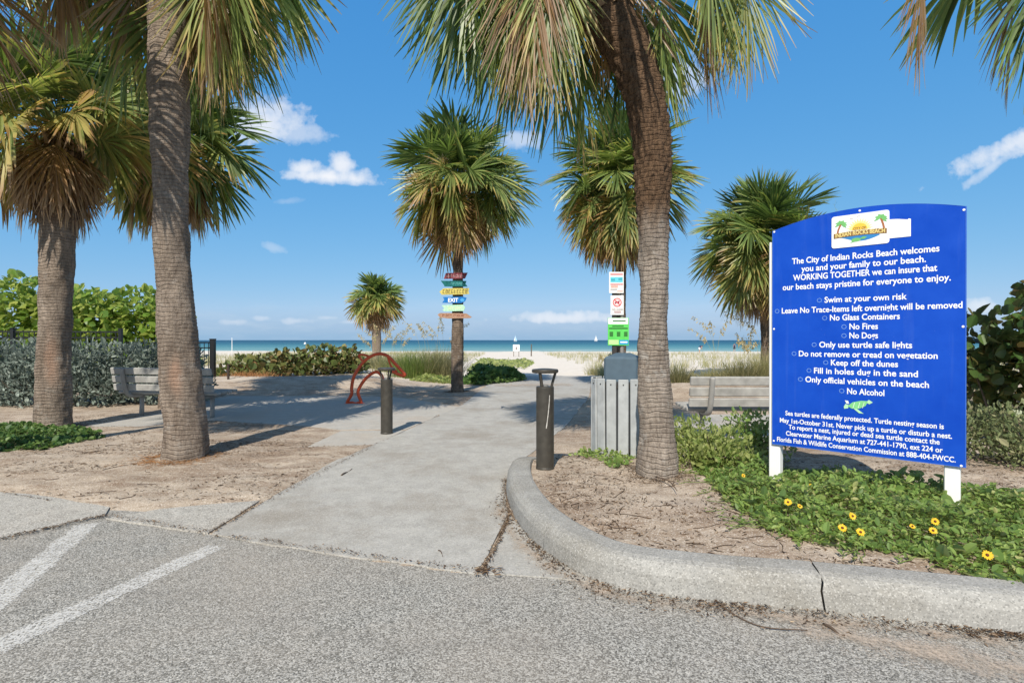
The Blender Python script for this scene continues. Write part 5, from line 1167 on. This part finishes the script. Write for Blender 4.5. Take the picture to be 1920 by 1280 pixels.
cover('beach_vine', VINE2, 1600, 0.12, 0.075, 0.7, f_lime, None, r, 1.0)
VINE3 = [(wx(px, z), z) for px, z in ((875, 24), (985, 26), (1000, 36), (900, 40))]
cover('beach_vine', VINE3, 2600, 0.16, 0.11, 0.7, f_lime, None, r, 0.6)

# runners creeping out of the cover over the bare sand, with a few dry stems
nb = NB(); rr2 = np.random.default_rng(77)
for k in range(46):
    i = rr2.integers(0, 7); f = rr2.random(); p = np.array(SUNF[i]) * (1 - f) + np.array(SUNF[i + 1]) * f; a_ = rr2.uniform(2.4, 5.2); q = [p + [.05, .12]]
    for j in range(6): a_ += rr2.normal(0, .35); q.append(q[-1] + np.array([math.cos(a_), math.sin(a_)]) * rr2.uniform(.03, .07))
    q = np.array(q); z = terrain(q[:, 0], q[:, 1]) + .012; ok_ = sdf(BED, q[:, 0], q[:, 1]).max() < -.16
    if ok_:
        nb.tube(np.column_stack([q, z]), .0022, 4); m_ = 10; ii = rr2.integers(0, 7, m_); al = rr2.normal(size=(m_, 3)); al[:, 2] = .3; nn_ = rr2.normal(0, .4, (m_, 3)); nn_[:, 2] += 1
        leaves(nb, np.column_stack([q[ii], z[ii] + .015]), al, nn_, rr2.uniform(.018, .034, m_), .6)
tag(nb.build('creeping_runners', f_sunf), kind='stuff')
# ---- yellow flowers of the dune sunflower
m_petal, m_disc = plain('yellow_petal', (0.66, 0.42, 0.02), 0.5, 0.3, 0, .12), plain('brown_flower_eye', (0.12, 0.035, 0.012), 0.8)
fl = [(1521, 909, 'paired yellow flower highest in the bed, under the blue board'), (1478, 942, 'yellow flower nearest the left white post'), (1500, 952, 'small yellow flower just right of the one by the left post'), (1580, 987, 'yellow flower facing up, left of the lowest middle pair'),
      (1614, 998, 'yellow flower at the front edge of the leaves, middle of the bed'), (1599, 969, 'half hidden yellow flower above the middle pair'), (1711, 988, 'small yellow flower left of the right white post'), (1750, 997, 'wide yellow flower in front of the right white post'),
      (1754, 975, 'faded yellow flower beside the right white post'), (1852, 1040, 'drooping yellow flower nearest the kerb on the right'), (1394, 890, 'small yellow flower near the lime shrubs, left end of the bed'), (1528, 902, 'smaller yellow flower tucked behind the paired one')]
for k, (px, py, lab) in enumerate(fl):
    x, y = G(px, py, BED_H + 0.135); z = gz(x, y) + 0.15; rad = random.uniform(0.016, 0.020) if 'small' not in lab else 0.013
    root = empty('flower', (x, y, gz(x, y)), lab, 'flower', 'yellow flowers in the bed'); fo_ = np.array(root.location)
    nrm = unit(np.array([random.uniform(-.4, .2), -0.75, random.uniform(.4, .9)])); u = unit(np.cross(nrm, [0, 0, 1.0])); v = np.cross(nrm, u); c = np.array([x, y, z])
    nb = NB(); a = np.arange(13) * 2 * PI / 13 + random.random(); d = np.cos(a)[:, None] * u + np.sin(a)[:, None] * v
    leaves(nb, c + d * rad * .3, d + nrm * .18, np.repeat(nrm[None], 13, 0), rad * np.random.default_rng(k).uniform(.85, 1.1, 13), 0.48); nb.build('petals', m_petal, root, loc=fo_)
    nb = NB(); q = [c + nrm * .004, c + nrm * .009]; nb.tube(np.array(q), [rad * .40, rad * .22], 10); nb.build('eye', m_disc, root, loc=fo_)
    nb = NB(); nb.tube(np.array([c, c - [0, -.02, .06], [x, y + .03, z - .14]]), .0022, 4); nb.build('stem', f_sunf, root, loc=fo_)

# ------------------------------------------------------------------ dune grass and sea oats
def grassmat(name, stops, tr=0.3): return foliage(name, stops, 0.6, tr, 0.2, 0.1)
g_green = grassmat('green_grass', [(0.0, (0.07, 0.13, 0.025)), (0.6, (0.14, 0.21, 0.045)), (1.0, (0.26, 0.28, 0.09))])
g_olive = grassmat('olive_grass', [(0.0, (0.09, 0.10, 0.04)), (0.6, (0.20, 0.20, 0.09)), (1.0, (0.38, 0.33, 0.19))])
g_straw = grassmat('straw_grass', [(0.0, (0.17, 0.18, 0.06)), (0.5, (0.33, 0.31, 0.14)), (1.0, (0.55, 0.47, 0.27))])
g_seed = grassmat('sea_oat_seed', [(0.0, (0.36, 0.28, 0.13)), (1.0, (0.58, 0.49, 0.28))])
def clump(px, z, w, h, n, mat, label, heads=0, hh=1.6, seed=0, group='grass clumps on the dune'):
    r = np.random.default_rng(200 + seed); x = wx(px, z); z0 = gz(x, z); root = empty('sea_oats' if heads else 'beach_grass', (x, z, z0), label, 'grass clump', group)
    P = np.stack([r.normal(0, w * .45, n), r.normal(0, w * .4, n), np.zeros(n) - .03], -1); lean = np.concatenate([P[:, :2] / w * 0.5 + r.normal(0, .22, (n, 2)), np.zeros((n, 1))], 1)
    nb = NB(); blades(nb, P, h * r.uniform(.55, 1.1, n), lean, 0.014, 0, 0.5, 4); nb.build('blades', mat, root)
    if heads:
        for k in range(heads):
            nb = NB(); nh = NB()
            b0 = np.array([r.normal(0, w * .35), r.normal(0, w * .3), 0]); L = hh * r.uniform(.75, 1.1); az = r.uniform(0, 6.28); ln = r.uniform(.08, .25); d = np.array([math.cos(az), math.sin(az), 0])
            t = np.linspace(0, 1, 9)[:, None]; q = b0 + np.array([0, 0, L]) * (t - .10 * t ** 4) + d * L * (ln * t ** 2 + 0.18 * t ** 6); nb.tube(q, np.linspace(.005, .002, 9), 3)
            m = 46; s = r.uniform(.72, 1.0, m); i = s * 8; i0 = np.minimum(i.astype(int), 7); pp = q[i0] + (q[i0 + 1] - q[i0]) * (i - i0)[:, None] + r.normal(0, .028, (m, 3))
            leaves(nh, pp, r.normal(0, .35, (m, 3)) + d * .6 + np.array([0, 0, -.7]), r.normal(size=(m, 3)), r.uniform(.05, .095, m), .35)
            nh.build('seed_head', g_seed, nb.build('stalk', g_straw, root))
clump(775, 18.5, .70, 1.15, 1100, g_green, 'bright green grass clump left of the middle palm')
clump(822, 18.8, .80, 1.25, 1500, g_olive, 'olive grass clump with tall seed stalks beside the middle palm', 9, 2.35, 1)
clump(738, 20.0, .8, .8, 700, g_olive, 'grass clump behind the bike rack with arching seed heads', 8, 1.9, 2)
clump(700, 21.0, .9, .7, 600, g_olive, 'grass clump around the small palm trunk', 5, 1.6, 3)
clump(1272, 14.8, .40, .75, 900, g_olive, 'dark olive grass clump just right of the leaning trunk')
clump(1340, 14.2, .45, .62, 800, g_straw, 'straw coloured grass behind the left end of the hidden bench', 4, 1.9, 5)
clump(1395, 14.0, .55, .80, 1100, g_olive, 'grass clump with seed stalks behind the hidden bench', 6, 1.6, 6)
clump(1438, 14.0, .35, 1.0, 700, g_straw, 'tall straw grass around the foot of the palm behind the board', 6, 2.0, 7)
clump(1122, 21.0, .50, .55, 520, g_straw, 'pale grass tuft on the sand left of the litter bin', 3, 1.0, 8)
clump(1140, 19.5, .35, .6, 420, g_straw, 'pale grass tuft directly behind the sign pole', 2, 1.0, 9)
clump(1860, 16.0, 1.0, .8, 700, g_olive, 'grass clump far behind the right frame edge')
# loose dune grass across both dunes
r = np.random.default_rng(9)
n = 15000
X = np.concatenate([r.uniform(-34, -2.6, int(n * .68)), r.uniform(4.2, 34, n - int(n * .68))]); Y = 19 + 62 * r.random(n) ** 1.7
ok = (np.abs(X) > 2.2 + 0.02 * Y) & (fbm(X, Y, 0.35, 3, 4) + 0.12 * r.random(n) > 0.02) & (X / Y > -0.62); X, Y = X[ok], Y[ok]
P = np.repeat(np.stack([X, Y, terrain(X, Y) - .02], -1), 4, 0); P[:, :2] += r.normal(0, .08, (len(P), 2))
nb = NB(); blades(nb, P, 0.55 * r.uniform(.5, 1.3, len(P)), r.normal(0, .3, (len(P), 3)) * [1, 1, 0], 0.020, 0, .5, 3)
tag(nb.build('dune_grass', g_straw), kind='stuff')
# dry vines on the dune's front edge
P = np.stack([r.normal(wx(480, 16.2), .5, 500), r.normal(16.0, .3, 500)], -1); P3 = np.column_stack([P, terrain(P[:, 0], P[:, 1])]); nb = NB(); blades(nb, P3, r.uniform(.1, .28, 500), r.normal(0, .8, (500, 3)) * [1, 1, 0], .012, 0, .4, 3)
tag(nb.build('dry_vines', plain('rusty_dry_vine', (0.36, 0.18, 0.08), .9, .1, 0, .3)), kind='stuff')

# ------------------------------------------------------------------ litter of leaves, twigs and sand drifts
lit = M('leaf_litter'); lit.set('Base Color', lit.ramp(lit.island(), [(0.0, (0.035, 0.024, 0.017)), (0.5, (0.10, 0.064, 0.040)), (0.85, (0.20, 0.135, 0.085)), (1.0, (0.38, 0.30, 0.21))])).set('Roughness', .95).set('Specular IOR Level', .1)
r = np.random.default_rng(31)
def litter(name, XY, smin, smax, w=0.22, mat=None, lift=0.004, zf=None):
    n = len(XY); z = (terrain(XY[:, 0], XY[:, 1]) if zf is None else zf(XY)) + lift * r.uniform(.5, 1.6, n)
    al = r.normal(size=(n, 3)); al[:, 2] *= .12; nor = r.normal(0, .35, (n, 3)); nor[:, 2] += 1
    nb = NB(); leaves(nb, np.column_stack([XY, z]), al, nor, r.uniform(smin, smax, n), w); return tag(nb.build(name, mat or lit.m), kind='stuff')
q = np.stack([r.uniform(-7.5, -.5, 52000), r.uniform(3.6, 9.5, 52000)], -1)
dd = np.minimum.reduce([sdf(p, q[:, 0], q[:, 1]) for p in (ROAD, APRON, TRI, PATH, PAD, BPAD)])
keep = (dd > -0.03) & (r.random(len(q)) < np.clip(fbm(q[:, 0], q[:, 1] * 2, 1.1, 4, 41) * 2.2 + .16, .02, 1)); litter('leaf_litter', q[keep], .010, .05)
q = np.stack([r.uniform(.1, 5.5, 34000), r.uniform(2.4, 6.2, 34000)], -1); db = sdf(BED, q[:, 0], q[:, 1])
keep = (db < -.13) & (r.random(len(q)) < np.clip(fbm(q[:, 0], q[:, 1], 1.6, 4, 43) * 2.4 + .22, .02, 1)); litter('leaf_litter', q[keep], .008, .045)
# debris caught along the kerb foot
t = r.random(9000) ** .55; t = t[r.random(9000) < np.clip(1.8 * fbm(t * 14, t * 0, 1.0, 4, 12) + .30 + .35 * t, .03, 1)]; nT = len(t); i = (60 + t * (len(KF) - 130)).astype(int); off = np.abs(r.normal(0, .05, nT)) * (0.4 + 1.8 * np.clip(vnoise(t * 9, t * 0, 1.0, 3), 0, 1)); tn = unit(np.gradient(KF, axis=0)); nn = np.stack([-tn[:, 1], tn[:, 0]], -1)
q = KF[i] - nn[i] * (off[:, None] + .004) + r.normal(0, .012, (nT, 2)); litter('kerb_debris', q, .005, .026, .3, None, .006, lambda XY: np.zeros(len(XY)) + .006)
# dark dirt in the slab joints
def joint(a, b, n, sp, sd):
    t_ = r.random(n); w_ = fbm(t_ * 6, t_ * 0 + sd, 1.0, 3, sd) * .05; a, b = np.array(a), np.array(b); d = unit(b - a); q = a + (b - a) * t_[:, None] + np.array([-d[1], d[0]]) * (w_ + r.normal(0, sp, n))[:, None]; return q
q = np.concatenate([joint(G(906, 1074), G(957, 966), 700, .010, 1), joint(G(955, 964), G(947, 900), 500, .02, 2), joint(G(395, 1000), G(490, 946), 350, .012, 3), joint(G(490, 946), G(700, 836), 700, .03, 4), joint(G(0, 1013), G(200, 968), 500, .02, 5), joint(G(0, 925), G(95, 942), 120, .006, 6), joint(G(200, 968), G(392, 1001), 300, .02, 7), joint(G(430, 1008), G(895, 1075), 500, .02, 8)])
litter('joint_dirt', q, .004, .020, .4, None, .004, lambda XY: np.zeros(len(XY)) + .014)
q = np.stack([r.normal(0, .045, 90) + G(910, 1075)[0], r.normal(0, .025, 90) + G(910, 1075)[1]], -1); litter('joint_dirt', q, .01, .05, .2, None, .006, lambda XY: np.zeros(len(XY)) + .012)
# rusty needles round the big left trunk
a = r.uniform(0, 6.28, 1500); rr_ = .22 + np.abs(r.normal(0, .12, 1500)); q = np.stack([-3.70 + rr_ * np.cos(a) - .05, 6.02 + rr_ * np.sin(a) - .05], -1)
litter('leaf_litter', q, .03, .08, .07, plain('rusty_fibre', (0.30, 0.15, 0.06), .95, .1, 0, .3), .008)
# sand blown over hard surfaces
ms = M('blown_sand'); co = ms.coord(src='Position'); n1 = ms.noise(co, 5, 6, .7); n2 = ms.noise(co, 70, 3, .7); k = ms.math('ADD', ms.math('MULTIPLY', n1, .8), ms.math('MULTIPLY', n2, .55)); k = ms.math('ADD', k, ms.math('SUBTRACT', ms.attr('edge'), 1.0))
ms.set('Base Color', ms.mix(n2, (0.38, 0.295, 0.225), (0.60, 0.51, 0.42))).set('Roughness', .95).set('Specular IOR Level', .1); ms.l.new(ms.ramp(k, [(0.50, 0.0), (0.85, 1.0)]), ms.b.inputs['Alpha'])
def drift(lines, z, amp=1.0):
    """ribbons of sand: (points, width, strength)"""
    nb = NB()
    for P, w, s in lines:
        P = catmull(P, 8); tn = unit(np.gradient(P, axis=0)); nn = np.stack([-tn[:, 1], tn[:, 0]], -1); V_ = []; E_ = []
        for k, p in enumerate(P):
            f = k / (len(P) - 1); ends = min(1, 6 * min(f, 1 - f) + .0)
            for o_, e in ((-1, 0), (-.5, .7), (0, 1), (.5, .7), (1, 0)): V_.append((*(p + nn[k] * o_ * w), z)); E_.append(e * s * ends)
        m = len(P); i, j = np.meshgrid(np.arange(m - 1), np.arange(4), indexing='ij'); b = (i * 5 + j).ravel(); nb.add(V_, [(np.stack([b, b + 5, b + 6, b + 1], -1)[:, ::-1], 0)], edge=np.array(E_)); z += .0006
    return nb
kb = [tuple(p) for p in (KF - nn * .10)[70:-60:20]]
nb = drift([(kb, .22, .95), ([(1.0, 2.58), (1.6, 2.38), (2.2, 2.12), (2.9, 1.8), (3.6, 1.4)], .42, 1.0), ([G(965, 1000), G(1000, 1040), G(1080, 1083)], .10, .9)], .0095)
tag(nb.build('sand_drift', ms.m), kind='structure')
nb = drift([([G(*p) for p in ((490, 950), (622, 872), (702, 838), (770, 800))], .16, .8), ([G(*p) for p in ((850, 775), (930, 760), (1010, 765), (1090, 770))], 1.3, .78), ([G(*p) for p in ((900, 725), (1000, 722), (1110, 722))], 1.8, 1.0), ([G(*p) for p in ((880, 800), (990, 800), (1060, 806))], .7, .55), ([G(*p) for p in ((330, 775), (480, 765), (640, 752), (800, 752))], .5, .55),
            ([G(*p) for p in ((590, 832), (660, 822), (740, 815))], .35, .7), ([G(*p) for p in ((430, 1006), (640, 1038), (893, 1070))], .06, .7)], .0140)
tag(nb.build('sand_drift', ms.m), kind='structure')
# thin twigs and root threads lying on both beds
nb = NB(); rr3 = np.random.default_rng(91)
for k in range(84):
    p = np.array([rr3.uniform(-6.5, -1.0), rr3.uniform(4.2, 8.5)]) if k % 2 else np.array([rr3.uniform(.35, 2.3), rr3.uniform(2.9, 4.9)])
    d_ = min(sdf(PP, p[:1], p[1:])[0] for PP in (ROAD, APRON, TRI, PATH, PAD, BPAD)); inb = sdf(BED, p[:1], p[1:])[0]
    if (k % 2 and d_ < .12) or (not k % 2 and inb > -.25): continue
    a_ = rr3.uniform(0, 6.28); q = [p]; L_ = rr3.uniform(.02, .055)
    for j in range(5): a_ += rr3.normal(0, .45); q.append(q[-1] + np.array([math.cos(a_), math.sin(a_)]) * L_)
    q = np.array(q); nb.tube(np.column_stack([q, terrain(q[:, 0], q[:, 1]) + .004]), np.linspace(.0034, .0015, 6) * rr3.uniform(.6, 1.3), 4)
tag(nb.build('twig_litter', plain('dry_twig', (0.075, 0.052, 0.038), .9, .1, 0, .3)), kind='stuff')
for (tx, ty, sc) in ((-6.95, 8.08, .26), (-1.43, 13.9, .17), (1.31, 4.86, .17), (6.95, 14.5, .2)):
    a = r.uniform(0, 6.28, 900); rr_ = sc + np.abs(r.normal(0, .11, 900)); q = np.stack([tx + rr_ * np.cos(a), ty + rr_ * np.sin(a)], -1); litter('leaf_litter', q, .02, .07, .09, None, .008)
# single twigs and roots
def twig(pts, rad, label, cat='twig', z=.012, mat=None):
    P = catmull([(*q, z) for q in pts], 5); P[:, 2] += .006 * np.sin(np.linspace(0, 7, len(P))); nb = NB(); nb.tube(P, np.linspace(rad, rad * .4, len(P)), 5)
    tag(nb.build('twig', mat or col('twig_brown', (0.10, 0.07, 0.05), .9), smooth=True), label, cat)
twig([G(640, 893), G(650, 887), G(660, 881)], .008, 'short dark twig lying on the concrete path')
twig([G(822, 1035), G(828, 1040), G(830, 1047)], .004, 'tiny curled twig on the path near its lower right corner')
twig([G(1180, 1098), G(1300, 1108), G(1330, 1120), G(1370, 1150), G(1430, 1178), G(1515, 1188)], .006, 'long thin dark root curving from the kerb onto the road', 'root')
twig([G(1545, 1175), G(1570, 1190), G(1585, 1197)], .008, 'dark dead leaf scrap on the road below the kerb crack', 'leaf scrap')
twig([G(1230, 895, .16), G(1258, 905, .16), G(1270, 922, .16)], .007, 'crooked twig in the bed at the leaning palm foot', z=.165)
x, y = G(1557, 950, .17); nb = NB(); nb.box((x, y, .19), (.016, .016, .12), Matrix.Rotation(R(8), 4, 'Y')); tag(nb.build('stake', col('rusty_iron', (0.20, 0.08, 0.04), .9)), 'rusty iron stub sticking up behind the kerb crack', 'stake')

# ------------------------------------------------------------------ far beach
def tz(px, z): return wx(px, z), z, gz(wx(px, z), z)
x, y, z = tz(968, 58); n_ = empty('beach_notice', (x, y, z), 'small white square sign far out on the beach', 'sign'); no = np.array(n_.location)
for dx in (-.28, .28): nb = NB(); nb.box((x + dx, y + .04, z + .45), (.06, .06, 1.1)); nb.build('post', m_wood, n_, loc=no)
nb = NB(); nb.box((x, y, hz(652, 58)), (.72, .03, .70), None, .008); nb.build('panel', m_white, n_, loc=no)
nb = NB(); nb.box((x + .02, y - .017, hz(653, 58)), (.22, .004, .34)); nb.build('panel_mark', col('sign_grey', (.25, .23, .23)), n_, loc=no)
x, y, z = tz(996, 60); nb = NB(); nb.tube([(x, y, z - .2), (x + .03, y, z + 1.35)], [.07, .055], 8); tag(nb.build('post', m_wood, loc=(x, y, z)), 'slim wooden post on the sand right of the white beach sign', 'post').name = 'beach_post'
x, y, z = tz(435, 108); nb = NB(); nb.tube([(x, y, z - .2), (x, y, z + 2.9)], [.07, .05], 8); tag(nb.build('marker_pole', m_white, loc=(x, y, z)), 'thin white pole at the waterline on the left', 'pole')
def sailboat(px, dist, h, label, c):
    x = wx(px, dist); z = -1.15; root = empty('sailboat', (x, dist, z), label, 'sailboat', 'sailboats on the horizon'); o = np.array(root.location)
    nb = NB(); L = h * .42; st = []
    for f, w_, zt in ((-.5, .5, .09), (-.2, .9, .08), (.2, .8, .085), (.5, .05, .12)): st.append([(x + f * L, dist - w_ * L * .16, z + zt * h), (x + f * L, dist, z - .02 * h), (x + f * L, dist + w_ * L * .16, z + zt * h)])
    V_ = np.array(st).reshape(-1, 3); F = [[i * 3 + j, i * 3 + 3 + j, i * 3 + 4 + j, i * 3 + 1 + j] for i in range(3) for j in range(2)] + [[i * 3, i * 3 + 2, i * 3 + 5, i * 3 + 3] for i in range(3)]
    nb.add(V_, [(np.array(F), 0)]); nb.build('hull', m_white, root, loc=o)
    nb = NB(); nb.tube([(x, dist, z), (x, dist, z + h)], h * .008, 6); nb.build('mast', m_white, root, loc=o)
    nb = NB(); nb.prism([(0.02 * h, .14 * h), (.30 * h, .16 * h), (.16 * h, .5 * h), (.02 * h, .96 * h)], (x, dist, z), (1, 0, 0), (0, 0, 1), .01 * h); nb.build('sail', c, root, loc=o)
    nb = NB(); nb.prism([(-.02 * h, .15 * h), (-.02 * h, .8 * h), (-.2 * h, .14 * h)], (x, dist + .02 * h, z), (1, 0, 0), (0, 0, 1), .01 * h); nb.build('jib', m_white, root, loc=o)
sailboat(966, 900, 11, 'small sailboat with pale blue sail on the horizon above the beach sign', col('pale_blue_sail', (.38, .60, .78)))
sailboat(1117, 1000, 12, 'white sailboat on the horizon just left of the green sign', m_white)
x = wx(572, 330); nb = NB(); nb.lathe([(.75, -.3), (.8, .3), (.45, .7), (.12, 1.3), (.02, 1.5)], 14, (x, 330, -1.2)); tag(nb.build('buoy', m_white, loc=(x, 330, -1.15)), 'white buoy floating offshore left of the small palm', 'buoy')

# two beachgoers, each one continuous skinned body
def person(px, dist, label, joints, edges, rad, clothes):
    x, y, z = tz(px, dist); root = empty('person', (x, y, z), label, 'person'); me = bpy.data.meshes.new('body'); me.from_pydata(joints, edges, []); me.update()
    o = bpy.data.objects.new('body', me); C.objects.link(o); o.parent = root
    md = o.modifiers.new('skin', 'SKIN'); sk = me.skin_vertices[0].data if me.skin_vertices else None
    if sk is None:
        bm_ = __import__('bmesh').new(); bm_.from_mesh(me); bm_.verts.layers.skin.verify(); bm_.to_mesh(me); bm_.free(); sk = me.skin_vertices[0].data
    for i, rv in enumerate(rad): sk[i].radius = (rv, rv); sk[i].use_root = i == 0
    sb = o.modifiers.new('smooth', 'SUBSURF'); sb.levels = sb.render_levels = 1; me.materials.append(col('skin_tone', (.42, .26, .18)))
    for nm, segs, mt in clothes:
        nb = NB()
        for P_, r_ in segs: nb.tube(np.array(P_, float), r_, 10)
        nb.build(nm, mt, root, smooth=True)
    nb = NB(); h = np.array(joints[3]); nb.lathe([(.115, .0), (.12, .06), (.085, .12), (.01, .14)], 10, h + [0, .015, .02]); nb.build('hair', col('dark_hair', (.04, .025, .015)), root)
J = [(0, 0, .92), (0, 0, 1.18), (0, 0, 1.42), (0, 0, 1.62), (.19, 0, 1.38), (.24, -.03, 1.10), (.24, -.12, .86), (-.19, 0, 1.38), (-.25, .02, 1.10), (-.25, -.05, .85), (.10, 0, .86), (.11, -.02, .47), (.12, 0, .05), (.12, -.14, .03), (-.10, 0, .86), (-.12, .05, .47), (-.13, .08, .05), (-.13, -.06, .03)]
Ed = [(0, 1), (1, 2), (2, 3), (2, 4), (4, 5), (5, 6), (2, 7), (7, 8), (8, 9), (0, 10), (10, 11), (11, 12), (12, 13), (0, 14), (14, 15), (15, 16), (16, 17)]
Rd = [.15, .14, .09, .105, .06, .045, .035, .06, .045, .035, .09, .062, .045, .035, .09, .062, .045, .035]
navy = col('navy_cloth', (.02, .03, .09))
person(1377, 112, 'person standing at the waterline in dark clothes', J, Ed, Rd, [('shirt', [([(0, 0, .9), (0, 0, 1.15), (0, 0, 1.40), (0, 0, 1.46)], [.17, .165, .19, .08])], navy), ('shorts', [([(.10, 0, .95), (.11, -.01, .55)], [.115, .10]), ([(-.10, 0, .95), (-.12, .03, .55)], [.115, .10])], col('dark_shorts', (.03, .03, .035)))])
J2 = [(0, 0, .90), (.16, 0, 1.06), (.36, 0, 1.14), (.54, -.02, 1.10), (.32, -.18, 1.08), (.36, -.20, .80), (.42, -.18, .56), (.32, .18, 1.08), (.38, .20, .80), (.44, .18, .58), (0, -.10, .84), (.05, -.11, .45), (-.03, -.12, .05), (.10, -.12, .03), (0, .10, .84), (.06, .11, .45), (0, .12, .05), (.13, .12, .03)]
person(1311, 88, 'person in navy top and white shorts bending over on the beach', J2, Ed, Rd, [('shirt', [([(.0, 0, .93), (.15, 0, 1.06), (.33, 0, 1.14), (.40, 0, 1.14)], [.16, .17, .18, .09])], navy), ('shorts', [([(0, -.10, .95), (.04, -.11, .55)], [.125, .11]), ([(0, .10, .95), (.05, .11, .55)], [.125, .11])], m_white)])
